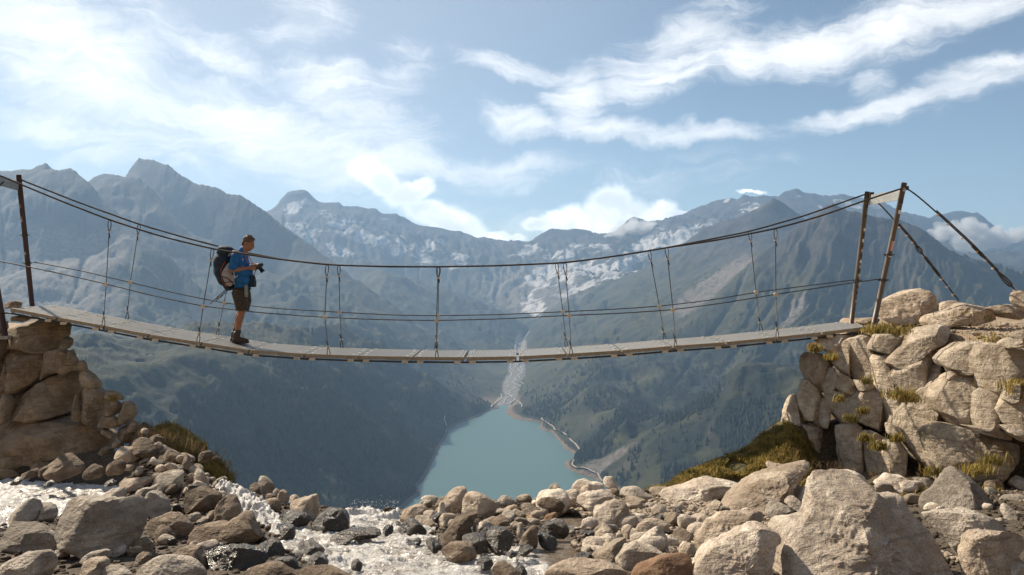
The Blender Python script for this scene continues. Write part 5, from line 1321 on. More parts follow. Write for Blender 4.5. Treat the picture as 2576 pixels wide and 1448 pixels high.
# ------------------------------------------------------------------ the suspension bridge
def metal(name, colr, rough, met=0.8, bump=0.0, sc=200.0):
    m, n = new_mat(name)
    g = n.new('ShaderNodeNewGeometry'); nn = n.noise(g.outputs['Position'], 22.0, 5, .65)
    n.l.new(n.mix(n.ramp(nn, .35, .65), tuple(c * .72 for c in colr), colr), n.bsdf.inputs['Base Color'])
    n.bsdf.inputs['Metallic'].default_value = met
    n.l.new(n.ramp(nn, .3, .7, rough * .8, rough * 1.2), n.bsdf.inputs['Roughness'])
    if bump:
        b = n.new('ShaderNodeBump'); b.inputs['Distance'].default_value = bump
        wv = n.new('ShaderNodeTexWave'); wv.inputs['Scale'].default_value = sc; n.l.new(g.outputs['Position'], wv.inputs['Vector']); wv.bands_direction = 'DIAGONAL'
        n.l.new(wv.outputs['Fac'], b.inputs['Height']); n.l.new(b.outputs[0], n.bsdf.inputs['Normal'])
    return m
m_cable = metal("twisted_steel_cable", (0.10, 0.088, 0.075), .45, .85, .004, 26)
m_post = metal("weathered_steel_post", (0.15, 0.115, 0.09), .55, .35)
m_post_red = metal("rusty_red_post", (0.085, 0.045, 0.038), .6, .2)
m_deck = metal("galvanised_grating", (0.33, 0.32, 0.295), .45, .45)
m_rail = metal("beige_edge_channel", (0.36, 0.31, 0.235), .5, .25)
m_bolt = metal("bright_bolt", (0.88, 0.86, 0.82), .35, .3)
m_clamp = metal("zinc_clamp", (0.62, 0.585, 0.51), .4, .5)
m_plate = metal("grey_beam_plate", (0.38, 0.38, 0.36), .5, .3)

def rings(pts, r, n_=8):
    P_ = np.asarray(pts, float); T = np.gradient(P_, axis=0); T /= np.linalg.norm(T, axis=1)[:, None] + 1e-9
    ref = np.array([0, 1.0, 0]) if abs(T[:, 1]).mean() < .8 else np.array([0, 0, 1.0])
    S = np.cross(T, ref); S /= np.linalg.norm(S, axis=1)[:, None] + 1e-9; U = np.cross(S, T)
    a = np.linspace(0, 2 * np.pi, n_, endpoint=False); r = np.broadcast_to(r, len(P_))
    return P_[:, None] + r[:, None, None] * (S[:, None] * np.cos(a)[None, :, None] + U[:, None] * np.sin(a)[None, :, None])
class MB:
    """collects simple solids into one mesh"""
    def __init__(s): s.v = []; s.f = []; s.n = 0
    def add(s, V, Fc):
        s.v.append(np.asarray(V, float).reshape(-1, 3)); s.f += [tuple(int(i) + s.n for i in q) for q in Fc]; s.n += len(s.v[-1])
    def tube(s, pts, r, n_=8):
        R_ = rings(pts, r, n_); k = len(pts)
        s.add(R_, list(grid_faces(k, n_, wrap=True)) + [tuple(range(n_)), tuple(range((k - 1) * n_, k * n_))[::-1]])
    def box(s, c, h_, M=None):
        V = np.array([(x, y, z) for x in (-1, 1) for y in (-1, 1) for z in (-1, 1)], float) * np.array(h_)
        if M is not None: V = V @ np.array(M).T
        s.add(V + np.array(c), [(0, 1, 3, 2), (4, 6, 7, 5), (0, 4, 5, 1), (2, 3, 7, 6), (0, 2, 6, 4), (1, 5, 7, 3)])
    def build(s, name, mat, parent=None, loc=(0, 0, 0), smooth=False):
        V = np.concatenate(s.v) - np.array(loc)
        me = bpy.data.meshes.new(name); me.from_pydata(V.tolist(), [], s.f); me.update()
        if smooth:
            for p_ in me.polygons: p_.use_smooth = len(p_.vertices) == 4
        o = link(name, me, parent=parent, mat=mat)
        return o
DN, DF_ = 12.4, 13.5
def interp_curve(pts, step=0.12):
    """smooth 3D curve through view points (x, y, D)"""
    P_ = np.array([W(*p) for p in pts]); x = P_[:, 0]
    d = np.concatenate([[0], np.cumsum(np.linalg.norm(np.diff(P_, axis=0), axis=1))])
    k = max(4, int(d[-1] / step)); t = np.linspace(0, d[-1], k)
    Q = np.stack([np.interp(t, d, P_[:, i]) for i in range(3)], -1)
    for _ in range(3): Q[1:-1] = (Q[:-2] + 2 * Q[1:-1] + Q[2:]) / 4
    return Q
bridge = empty("suspension_bridge", (0, 12.95, -1.3))
tag(bridge, "cable suspension footbridge with a metal plank deck hanging between two rocky abutments", "bridge")
BL = np.array(bridge.location)
deck_px = [(27, 775), (145, 798), (245, 816), (374, 841), (506, 861), (625, 880), (764, 890), (901, 895), (1037, 898), (1167, 899), (1300, 897), (1434, 890), (1571, 881), (1698, 870), (1827, 861), (1954, 848), (2065, 836), (2188, 821)]
dz = np.array([W(x, y, DN)[[0, 2]] for x, y in deck_px])
def deck_z(x): return float(np.interp(x, dz[:, 0], dz[:, 1]))
joints = [W(x, 800, DN)[0] for x in (27, 145, 264, 375, 508, 627, 768, 903, 1039, 1170, 1303, 1425, 1563, 1691, 1824, 1952, 2065, 2188)]
for i, (xa, xb) in enumerate(zip(joints[:-1], joints[1:])):
    za, zb = deck_z(xa), deck_z(xb)
    wdt = 1.0; g = 0.015 if i not in (8, 9) else 0.024
    cx_, cz_ = (xa + xb) / 2, (za + zb) / 2; L_ = math.hypot(xb - xa, zb - za) / 2 - g; an = math.atan2(zb - za, xb - xa)
    M = np.array([[math.cos(an), 0, -math.sin(an)], [0, 1, 0], [math.sin(an), 0, math.cos(an)]])
    c0 = np.array([cx_, (DN + DF_) / 2, cz_])
    pb = MB(); pb.box(c0 + M @ np.array([0, 0, -.022]), (L_, .55, .014), M)
    nr_ = int(2 * L_ / .042)
    for k in range(nr_ + 1):
        pb.box(c0 + M @ np.array([-L_ + .012 + k * (2 * L_ - .024) / nr_, 0, -.004]), (.0105, .55, .0045), M)
    pan = pb.build("panel", m_deck, bridge, BL)
    sb = MB()
    for s in (-1, 1):
        sb.box(c0 + M @ np.array([0, s * .562, -.026]), (L_, .010, .026), M)
    for q in (-1, 1): sb.box(c0 + M @ np.array([q * (L_ - .012), 0, -.055]), (.011, .53, .018), M)
    o_ = sb.build("edge_channel", m_rail, pan, BL)
    for q in (-1, 1):
        for s in (-.47, -.16, .16, .47):
            bb = MB(); cc = c0 + M @ np.array([q * (L_ - .085 if abs(s) > .3 else L_ - .05), s, .0])
            bb.tube([cc, cc + np.array([0, 0, .009])], .023, 8); bb.build("bolt", m_bolt, pan, BL)
# cables under the deck
for D in (DN - .03, DF_ + .03):
    c_ = MB(); xs_ = np.linspace(joints[0] - .3, joints[-1] + .05, 150); zz_ = np.array([deck_z(x) for x in xs_]) - .080
    c_.tube(np.stack([xs_, np.full(150, D), zz_], -1), .014); c_.build("deck_cable", m_cable, bridge, BL, True)
for i, xj in enumerate(joints[1:-1]):
    for q in (-.12, .12):
        for D in (DN - .03, DF_ + .03):
            c_ = MB(); x = xj + q; c_.box((x, D, deck_z(x) - .077), (.048, .026, .021)); c_.build("cable_clamp", m_clamp, bridge, BL)
# handrail cables
near_top = [(-120, 405), (0, 441), (48, 463), (160, 509), (276, 554), (400, 594), (535, 627), (680, 650), (823, 667), (960, 671), (1102, 672), (1260, 669), (1421, 662), (1550, 645), (1677, 624), (1815, 603), (1951, 576), (2060, 546), (2185, 502), (2271, 474)]
far_top = [(50, 452), (200, 511), (350, 565), (470, 600), (592, 631), (720, 655), (852, 668), (980, 672), (1103, 672), (1250, 669), (1400, 663), (1515, 650), (1633, 632), (1760, 608), (1886, 583), (2020, 545), (2178, 489)]
near_mid = [(-20, 655), (0, 658), (130, 684), (267, 715), (390, 746), (511, 771), (660, 788), (817, 799), (960, 805), (1098, 807), (1260, 803), (1432, 794), (1560, 789), (1693, 780), (1820, 763), (1952, 741), (2080, 722), (2222, 701)]
far_mid = [(85, 660), (200, 681), (328, 711), (440, 738), (563, 763), (700, 777), (855, 786), (980, 793), (1102, 795), (1260, 792), (1416, 785), (1540, 779), (1659, 771), (1780, 757), (1902, 736), (2020, 721), (2147, 705)]
for nm, pts, D, r in (("handrail_cable", near_top, DN, .0135), ("handrail_cable", far_top, DF_, .0135), ("side_cable", near_mid, DN, .0080), ("side_cable", far_mid, DF_, .0080)):
    c_ = MB(); c_.tube(interp_curve([(x, y, D) for x, y in pts]), r, 8); c_.build(nm, m_cable, bridge, BL, True)
HANG = [(276, 557, 267, 716, 261, 822, 'n'), (350, 567, 328, 711, 319, 806, 'f'), (535, 629, 511, 772, 499, 862, 'n'), (592, 632, 563, 764, 546, 847, 'f'), (823, 669, 817, 799, 828, 896, 'n'), (852, 670, 855, 787, 860, 877, 'f'),
        (1102, 673, 1098, 807, 1099, 904, 'n'), (1104, 673, 1102, 795, 1097, 880, 'f'), (1400, 664, 1416, 785, 1425, 872, 'f'), (1421, 664, 1432, 794, 1437, 896, 'n'), (1633, 633, 1659, 772, 1673, 858, 'f'), (1677, 625, 1693, 781, 1700, 880, 'n'),
        (1886, 583, 1902, 736, 1915, 834, 'f'), (1951, 578, 1952, 742, 1955, 851, 'n')]
def loop_pts(a, b, w_, n_=16):
    """teardrop from a (wide end) to b (pinch)"""
    a = np.array(a); b = np.array(b); ax = b - a; L_ = np.linalg.norm(ax); ax /= L_; sd = np.cross(ax, [0, 1, 0]); sd /= np.linalg.norm(sd)
    t = np.linspace(0, 2 * np.pi, n_)
    rr = np.sin(t / 2) ** 1.0
    return a + ax * (L_ * (1 - (1 - np.cos(t)) / 2))[:, None] + sd * (w_ * np.sin(t) * rr)[:, None]
for (x1, y1, x2, y2, x3, y3, side) in HANG:
    D = DN if side == 'n' else DF_
    a, b, c = W(x1, y1, D), W(x2, y2, D), W(x3, y3, D)
    if side == 'n': c = c - np.array([0, .015, 0])
    d1 = (b - a) / np.linalg.norm(b - a); d2 = (c - b) / np.linalg.norm(c - b)
    a1 = a + d1 * .17; c1 = c - d2 * .15
    h_ = MB(); h_.tube([a1, b, c1], .0062, 6)
    h_.tube(loop_pts(a - d1 * .012, a1, .034), .0066, 6); h_.tube(loop_pts(c + d2 * .012, c1, .030), .0066, 6)
    h_.tube([a1, a1 + d1 * .10 + np.array([.020, 0, 0])], .0070, 6)
    h_.tube([c1, c1 - d2 * .10 + np.array([-.022, 0, 0])], .0070, 6)
    hg = h_.build("hanger", m_cable, bridge, BL, True)
    for p_, w_ in ((a1, .016), (c1, .014)):
        k = MB(); k.box(p_, (.030, .012, .010)); k.build("clamp", m_clamp, hg, BL)
    k = MB(); k.tube([b - np.array([0, .016, 0]), b + np.array([0, .016, 0])], .036, 8); kk_ = k.build("cross_clamp", m_clamp, hg, BL)
# posts
POSTS = [(84, 800, 47, 441, DF_, m_post_red, .040), (14, 850, -62, 405, DN, m_post_red, .043), (2138, 845, 2182, 483, DF_, m_post, .040), (2189, 858, 2275, 461, DN, m_post, .040)]
pobj = []
for (x1, y1, x2, y2, D, mt, r) in POSTS:
    a, b = W(x1, y1, D), W(x2, y2, D); p_ = MB(); p_.tube([a, a + (b - a) * .33, a + (b - a) * .66, b], r, 14)
    po = p_.build("post", mt, bridge, BL, True); pobj.append((po, a, b, r))
    k = MB(); k.tube([a - np.array([0, 0, .02]), a + np.array([0, 0, .03])], .09, 10); k.build("foot_plate", m_plate, po, BL)
def flat_mat(name, colr):
    m, n = new_mat(name); n.bsdf.inputs['Base Color'].default_value = (*colr, 1); n.bsdf.inputs['Roughness'].default_value = .5; return m
m_st = [flat_mat("white_sticker", (.75, .75, .72)), flat_mat("black_sticker", (.02, .02, .022)), flat_mat("yellow_green_sticker", (.50, .52, .16)), flat_mat("pink_label", (.62, .30, .24)), flat_mat("grey_sticker", (.35, .36, .36)), flat_mat("brown_sticker", (.26, .16, .07))]
def sticker(pi, f, h_, mt, wrap=1.35, ang=0.6, name="sticker"):
    po, a, b, r = pobj[pi]; ax = (b - a) / np.linalg.norm(b - a); c = a + (b - a) * f
    sd = np.cross([0, 1.0, 0], ax); sd /= np.linalg.norm(sd); fr_ = np.cross(ax, sd)
    if fr_[1] > 0: fr_ = -fr_
    th_ = np.linspace(ang - wrap / 2, ang + wrap / 2, 7); V = []
    for q in (-1, 1):
        for t in th_: V.append(c + ax * q * h_ / 2 + (r + .003) * (sd * math.sin(t) + fr_ * math.cos(t)))
    k = MB(); k.add(V, grid_faces(2, 7)); k.build(name, mt, po, BL)
for f, h_, mi in ((.97, .06, 1), (.90, .05, 1), (.83, .03, 1), (.735, .045, 0), (.70, .06, 1), (.66, .05, 0), (.625, .05, 1), (.59, .045, 4), (.555, .06, 1), (.515, .05, 0), (.48, .05, 4), (.45, .06, 1), (.42, .035, 2), (.38, .06, 1), (.34, .05, 1), (.24, .03, 4), (.30, .04, 1)):
    sticker(2, f, h_, m_st[mi])
for f, h_, mi in ((.955, .06, 4), (.88, .05, 1), (.815, .06, 0), (.60, .16, 3), (.54, .05, 0)):
    sticker(3, f, h_, m_st[mi], ang=.3)
for f, h_, mi in ((.85, .10, 1), (.78, .06, 5), (.74, .08, 1), (.68, .05, 4), (.58, .05, 1), (.45, .05, 4), (.70, .04, 5)):
    sticker(0, f, h_, m_st[mi], ang=-.4)
# printed lines on the pink label of the near right post
k = MB(); po, a, b, r = pobj[3]; ax = (b - a) / np.linalg.norm(b - a)
for q in range(5):
    c = a + (b - a) * (.575 + q * .012) + np.array([.012, -r - .006, 0]); k.box(c, (.014 - .002 * (q % 3), .001, .0035))
k.build("label_print", m_st[0], po, BL)
# collars where the side cables meet the posts
for pi, f in ((0, .385), (0, .58), (2, .385), (3, .385), (3, .545)):
    po, a, b, r = pobj[pi]; ax = (b - a) / np.linalg.norm(b - a); c = a + (b - a) * f
    k = MB(); k.tube([c - ax * .02, c + ax * .02], r + .008, 12); k.tube([c + np.array([r, 0, 0]), c + np.array([r + .045, 0, 0])], .011, 6); k.tube([c - np.array([r, 0, 0]), c - np.array([r + .045, 0, 0])], .011, 6)
    k.build("collar", m_cable, po, BL)
# cross beams joining the post tops
def beam(p, q, h_, name="crossbeam"):
    p, q = np.array(p), np.array(q); up = np.array([0, 0, 1.0]); d = (q - p) / np.linalg.norm(q - p); nrm = np.cross(d, up); nrm /= np.linalg.norm(nrm)
    V = []
    for s in (-.012, .012):
        for pt in (p, q):
            for z in (-h_, 0): V.append(pt + nrm * s + up * z)
    k = MB(); k.add(V, [(0, 2, 3, 1), (4, 5, 7, 6), (0, 1, 5, 4), (2, 6, 7, 3), (1, 3, 7, 5), (0, 4, 6, 2)])
    return k.build(name, m_plate, bridge, BL)
bm1 = beam(W(2187, 492, DF_ - .03), W(2266, 477, DN + .03), .165)
bm2 = beam(W(46, 458, DF_ - .03), W(-58, 428, DN + .03), .15)
k = MB(); k.tube([W(10, 458, 13.0), W(-40, 500, 12.6)], .012, 6); k.build("brace", m_cable, bridge, BL)
k = MB(); k.box(W(2187, 492, DF_) + np.array([0, -.05, .0]), (.035, .05, .045)); k.build("cable_saddle", m_cable, bridge, BL)
k = MB(); k.box(W(2279, 474, DN), (.03, .035, .03)); k.build("cable_saddle", m_cable, bridge, BL)
# guy cables with clamps, thimble loops and turnbuckles
def guy(ptsD, loops, clamps, tb, r0=.0125):
    P_ = [W(*p) for p in ptsD]; g = MB()
    L_ = interp_curve(ptsD, .08); g.tube(L_, r0, 8)
    def at(f): i = f * (len(L_) - 1); j = int(min(i, len(L_) - 2)); return L_[j] + (L_[j + 1] - L_[j]) * (i - j)
    ax = (L_[-1] - L_[0]); ax /= np.linalg.norm(ax)
    f0 = clamps[0]
    tail = [at(f) + np.array([.017, -.012, .010]) for f in np.linspace(f0 - .03, loops[0][0], 12)]
    g.tube(tail, r0 * .8, 6)
    go = g.build("guy_cable", m_cable, bridge, BL, True)
    for (fa, fb) in loops:
        k = MB(); k.tube(loop_pts(at(fb), at(fa), .045), .012, 6); k.build("thimble", m_cable, go, BL, True)
    for f in clamps:
        c = at(f); sd = np.array([-ax[2], 0, ax[0]]); k = MB(); k.tube([c - sd * .028, c + sd * .016], .012, 6); k.tube([c - sd * .030 - ax * .018, c - sd * .030 + ax * .018], .010, 6); k.build("clamp", m_clamp, go, BL)
    for (fa, fb) in tb:
        a, b = at(fa), at(fb); sd = np.array([-ax[2], 0, ax[0]]); k = MB()
        for s in (-.020, .020): k.tube([a + sd * s, b + sd * s], .007, 6)
        k.tube([a - ax * .03, a + ax * .03], .026, 8); k.tube([b - ax * .03, b + ax * .03], .024, 8); k.build("turnbuckle", m_cable, go, BL, True)
    return go
guy([(2279, 474, DN), (2292, 480, DN), (2345, 525, DN), (2440, 612, DN), (2510, 685, DN), (2562, 738, DN)], [(.80, .94)], [.27, .36, .49, .62, .70, .77, .97], [(.58, .66)])
guy([(2190, 497, DF_), (2215, 515, DF_), (2290, 600, DF_), (2360, 690, DF_), (2412, 757, DF_)], [(.48, .56)], [.31, .39, .455, .80, .87, .94], [(.60, .66), (.69, .76)])

# ------------------------------------------------------------------ the hiker
PX0, PD = 604.0, 12.95          # where he stands
FEETZ = deck_z((604 - 1288) / F * PD) + .004
def hp(dx, dy, off=0.0):
    """body point from the side view of the hiker; off = towards the far side (+) or the viewer (-)"""
    p = W(dx, dy, PD); k = (FEETZ + (690 - 873) / F * 0 - W(0, 873, PD)[2]); return np.array([p[0], PD + off, p[2] + k])
person = empty("person", (float(W(PX0, 873, PD)[0]), PD, FEETZ))
tag(person, "man in blue shirt and brown shorts, looking down at his camera on the bridge", "person")
PL = np.array(person.location)
def ell(c, r, rot=0.0, n_=14):
    """ellipsoid, rot about the y axis (radians, forward tilt)"""
    u = np.linspace(0, np.pi, n_); v = np.linspace(0, 2 * np.pi, n_ * 2, endpoint=False)
    V = np.stack([np.sin(u)[:, None] * np.cos(v)[None], np.sin(u)[:, None] * np.sin(v)[None], np.cos(u)[:, None] * np.ones(len(v))[None]], -1) * np.array(r)
    c_, s_ = math.cos(rot), math.sin(rot); R_ = np.array([[c_, 0, s_], [0, 1, 0], [-s_, 0, c_]])
    return (V.reshape(-1, 3) @ R_.T + np.array(c)), grid_faces(n_, n_ * 2, wrap=True)
def chain(mb, pts, rad, n_=12, sub=5):
    P_ = np.array(pts, float); t = np.arange(len(P_)); tt = np.linspace(0, len(P_) - 1, (len(P_) - 1) * sub + 1)
    Q = np.stack([np.interp(tt, t, P_[:, k]) for k in range(3)], -1); R_ = np.interp(tt, t, rad)
    for _ in range(2): Q[1:-1] = (Q[:-2] + 2 * Q[1:-1] + Q[2:]) / 4; R_[1:-1] = (R_[:-2] + 2 * R_[1:-1] + R_[2:]) / 4
    mb.tube(Q, R_, n_)
    for e, r in ((Q[0], R_[0]), (Q[-1], R_[-1])): mb.add(*ell(e, (r, r, r), n_=8))
def finish(mb, name, mat, parent, voxel=None, smooth_it=4):
    o = mb.build(name, mat, parent, PL, False)
    if voxel:
        md = o.modifiers.new("r", 'REMESH'); md.mode = 'VOXEL'; md.voxel_size = voxel; md.use_smooth_shade = True
        ms = o.modifiers.new("s", 'SMOOTH'); ms.iterations = smooth_it; ms.factor = .5
        dg = bpy.context.evaluated_depsgraph_get(); me2 = bpy.data.meshes.new_from_object(o.evaluated_get(dg)); o.modifiers.clear(); old = o.data; o.data = me2; me2.name = name; bpy.data.meshes.remove(old)
        if not me2.materials: me2.materials.append(mat)
        for p_ in me2.polygons: p_.use_smooth = True
    return o
def cloth(name, c1, c2, rough=.85, sc=30, bump=.006):
    m, n = new_mat(name); g = n.new('ShaderNodeNewGeometry'); nn = n.noise(g.outputs['Position'], sc, 5, .6)
    n.l.new(n.mix(n.ramp(nn, .35, .65), c1, c2), n.bsdf.inputs['Base Color']); n.bsdf.inputs['Roughness'].default_value = rough
    b = n.new('ShaderNodeBump'); b.inputs['Distance'].default_value = bump; n.l.new(n.noise(g.outputs['Position'], 12, 4, .55, .6), b.inputs['Height']); n.l.new(b.outputs[0], n.bsdf.inputs['Normal'])
    return m
m_skin = cloth("sunburnt_skin", (0.26, 0.12, 0.07), (0.34, 0.165, 0.10), .5, 40, .001)
m_shirt = cloth("blue_shirt", (0.006, 0.095, 0.28), (0.010, 0.135, 0.37), .8, 20, .012)
m_shorts = cloth("brown_shorts", (0.040, 0.030, 0.020), (0.070, 0.052, 0.036), .85, 20, .012)
m_hair = cloth("grey_brown_hair", (0.055, 0.035, 0.02), (0.17, 0.115, 0.07), .7, 120, .004)
m_boot = cloth("dark_boot_leather", (0.035, 0.022, 0.016), (0.075, 0.045, 0.03), .6, 60, .003)
m_sock = cloth("grey_sock", (0.03, 0.04, 0.042), (0.06, 0.07, 0.07), .9, 80, .003)
m_pack = cloth("navy_pack_cloth", (0.004, 0.014, 0.028), (0.008, 0.028, 0.052), .75, 18, .012)
m_packg = cloth("grey_pack_cloth", (0.30, 0.27, 0.26), (0.40, 0.37, 0.36), .8, 18, .010)
m_strap = cloth("black_webbing", (0.012, 0.012, 0.014), (0.03, 0.03, 0.03), .7, 60, .002)
m_camb = flat_mat("camera_black", (.012, .012, .013)); m_camb.node_tree.nodes['Principled BSDF'].inputs['Roughness'].default_value = .35
m_glass = flat_mat("lens_glass", (.02, .025, .04)); m_glass.node_tree.nodes['Principled BSDF'].inputs['Roughness'].default_value = .08
m_orange = flat_mat("orange_trim", (.45, .08, .03))
# side view joints (2576 px view): x, y, sideways
body = MB()
# head: skull, face, jaw, nose, ear
hc = hp(626, 622)
HT = math.radians(24)
def hv(x, y, z):
    """offset in the bowed head's own frame"""
    return hc + np.array([x * math.cos(HT) + z * math.sin(HT), y, -x * math.sin(HT) + z * math.cos(HT)])
body.add(*ell(hv(-.012, 0, .016), (.096, .074, .092), HT + .1))
body.add(*ell(hv(.026, 0, -.040), (.060, .058, .082), HT - .1))
body.add(*ell(hv(.046, 0, -.096), (.036, .036, .026), HT + .4))
body.add(*ell(hv(.074, 0, .012), (.018, .045, .014), HT))
chain(body, [hv(.084, 0, .002), hv(.106, 0, -.036), hv(.090, 0, -.044)], [.010, .014, .012], 8)
body.add(*ell(hv(.084, 0, -.068), (.012, .024, .008), HT))
body.add(*ell(hv(.081, 0, -.080), (.012, .020, .007), HT))
for s in (-1, 1): body.add(*ell(hv(-.012, s * .076, -.022), (.017, .012, .030), HT - .2))
chain(body, [hp(619, 632), hp(610, 650)], [.056, .064])
# trunk
for (x, y, rx, ry, rz) in ((606, 664, .08, .165, .08), (607, 680, .10, .16, .11), (611, 702, .10, .15, .11), (609, 722, .10, .15, .09), (606, 740, .10, .155, .09)):
    body.add(*ell(hp(x, y), (rx, ry, rz)))
# legs: near (-y) and far (+y)
LEG = {-1: [(608, 745), (614, 785), (612, 800), (605, 825), (600, 856)], 1: [(602, 745), (603, 785), (601, 798), (593, 822), (586, 854)]}
for s in (-1, 1):
    pts_ = [hp(x, y, s * (.095 - .004 * i)) for i, (x, y) in enumerate(LEG[s])]
    chain(body, pts_, [.098, .066, .054, .050, .038], 14)
    body.add(*ell((pts_[2] * .45 + pts_[3] * .55) + np.array([-.022, 0, .015]), (.046, .050, .095), .12))
    q = pts_[-1]; body.add(*ell(q + np.array([.04, 0, -.06]), (.10, .04, .035)))
# arms: upper arm hanging back, forearm forward to the camera
HAND = {-1: hp(640, 684, -.075), 1: hp(644, 682, .065)}
for s in (-1, 1):
    sh = hp(603, 658, s * .195); elb = hp(596, 690, s * .225) if s < 0 else hp(602, 692, s * .215); wr = HAND[s] + np.array([-.075, s * .015, -.006])
    chain(body, [sh, sh * .5 + elb * .5, elb], [.056, .050, .042], 12)
    chain(body, [elb, elb * .6 + wr * .4, wr], [.043, .041, .027], 12)
    # palm and five fingers curling round the camera body
    ph_ = HAND[s]; body.add(*ell(ph_ + np.array([-.035, s * .008, 0]), (.050, .020, .038)))
    for k in range(4):
        z0 = .026 - .018 * k; ln = (.030, .034, .032, .025)[k]
        a = ph_ + np.array([-.006, s * .012, z0]); b_ = a + np.array([ln, s * .004, -.004]); c_ = b_ + np.array([ln * .55, -s * .018, -.006]); e = c_ + np.array([.002, -s * .020, -.002])
        chain(body, [a, b_, c_, e], [.0098, .0092, .0084, .0075], 8, 3)
    a = ph_ + np.array([-.045, -s * .004, .026]); chain(body, [a, a + np.array([.024, -s * .010, .020]), a + np.array([.052, -s * .014, .018])], [.0125, .011, .0095], 8, 3)
bo = finish(body, "body", m_skin, person, .0062, 3)
# eyes
for s in (-1, 1):
    k = MB(); k.add(*ell(hv(.078, s * .030, -.002), (.007, .011, .006), n_=8)); k.build("eye", m_camb, bo, PL, True)
    k = MB(); k.add(*ell(hv(.083, s * .030, .016), (.006, .018, .005), n_=8)); k.build("eyebrow", m_hair, bo, PL, True)
# hair: cap of short tousled locks
hair = MB()
hair.add(*ell(hv(-.022, 0, .036), (.098, .081, .080), HT + .2))
hair.add(*ell(hv(-.070, 0, -.018), (.040, .062, .062), HT))
rgp = np.random.default_rng(3)
for _ in range(230):
    a = rgp.uniform(0, 6.28); e = rgp.uniform(.0, 1.5); d = np.array([math.cos(a) * math.cos(e), math.sin(a) * math.cos(e), math.sin(e)])
    if d[0] > .55 and d[2] < .45: continue
    d2_ = d * np.array([.096, .079, .080]); p_ = hv(-.022 + d2_[0], d2_[1], .036 + d2_[2]); hair.tube([p_ - d * .01, p_ + d * .014 + np.array([.010, 0, rgp.uniform(-.004, .010)])], [.008, .003], 5)
hair_o = finish(hair, "hair", m_hair, bo, .0055, 1)
# shirt
sh_ = MB()
for (x, y, rx, ry, rz, o_) in ((606, 658, .108, .195, .090, 0), (606, 673, .130, .190, .12, 0), (612, 695, .142, .178, .13, 0), (612, 716, .138, .176, .11, 0), (610, 731, .130, .175, .065, 0)):
    sh_.add(*ell(hp(x, y), (rx, ry, rz)))
for s in (-1, 1):
    a = hp(603, 656, s * .19); elb = hp(596, 690, s * .225) if s < 0 else hp(602, 692, s * .215)
    chain(sh_, [a, a * .55 + elb * .45, a * .22 + elb * .78], [.075, .069, .070], 14)
chain(sh_, [hp(609, 646), hp(611, 640)], [.080, .067])
shirt = finish(sh_, "shirt", m_shirt, bo, .009, 4)
# shorts reach the knee
st = MB()
st.add(*ell(hp(607, 742), (.132, .182, .10)))
for s in (-1, 1):
    top = hp(606, 742, s * .09); mid = hp(611, 768, s * .092); kn = hp(614 if s < 0 else 606, 790, s * .09)
    st.tube([top, top * .5 + mid * .5, mid, mid * .4 + kn * .6, kn], [.118, .116, .108, .102, .100], 20)
shorts = finish(st, "shorts", m_shorts, bo, .009, 3)
k = MB(); k.box(hp(612, 760, -.195) + np.array([.02, .0, 0]), (.045, .012, .075)); pk = finish(k, "pocket", m_shorts, bo, .008, 3)
k = MB(); k.box(hp(626, 742, -.13), (.022, .035, .10)); finish(k, "pale_shirt_hem", cloth("khaki_flap", (.20, .22, .17), (.28, .30, .24)), bo, .008, 3)
k = MB(); t_ = np.linspace(0, 2 * np.pi, 30); k.tube(np.stack([hp(607, 737)[0] + .138 * np.cos(t_), PD + .186 * np.sin(t_), np.full(30, hp(607, 737)[2])], -1), .018, 6); k.build("hip_belt", m_strap, bo, PL, True)
# socks and boots
for s in (-1, 1):
    an = hp(*LEG[s][-1], s * .079); x_, y_ = LEG[s][-1]
    upv = hp(x_ + 4, y_ - 17, s * .082)
    k = MB(); k.tube([upv, upv * .5 + an * .5, an - np.array([0, 0, .03])], [.050, .049, .047], 14); finish(k, "sock", m_sock, bo, .007, 2)
    gz = FEETZ + .002; bt = MB(); ank = np.array([an[0] - .005, PD + s * .085, gz])
    chain(bt, [ank + np.array([0, 0, .150]), ank + np.array([.0, 0, .06])], [.056, .054], 14)
    bt.add(*ell(ank + np.array([.055, 0, .055]), (.125, .048, .048), .12)); bt.add(*ell(ank + np.array([.145, 0, .042]), (.060, .048, .038))); bt.add(*ell(ank + np.array([-.022, 0, .05]), (.050, .044, .05)))
    boot = finish(bt, "boot", m_boot, bo, .0065, 2)
    k = MB(); u = np.linspace(0, 2 * np.pi, 24, endpoint=False); ring_ = np.stack([ank[0] + .068 + .142 * np.cos(u), ank[1] + (.044 + .010 * (np.cos(u) > -.2)) * np.sin(u), 0 * u], -1)
    V = np.concatenate([ring_ + np.array([0, 0, gz]), ring_ + np.array([0, 0, gz + .026])]); k.add(V, list(grid_faces(2, 24, wrap=True)) + [tuple(range(24)), tuple(range(24, 48))[::-1]]); k.build("sole", m_camb, boot, PL)
    lc = MB()
    for j in range(3):
        c0_ = ank + np.array([.055 + .02 * j, -.02, .125 - .02 * j]); lc.tube([c0_, c0_ + np.array([.035, -.03, .045 - .02 * j]), c0_ + np.array([.085, -.04, -.005 - .02 * j])], .0028, 5)
    if s < 0: lc.build("lace", m_strap, boot, PL)
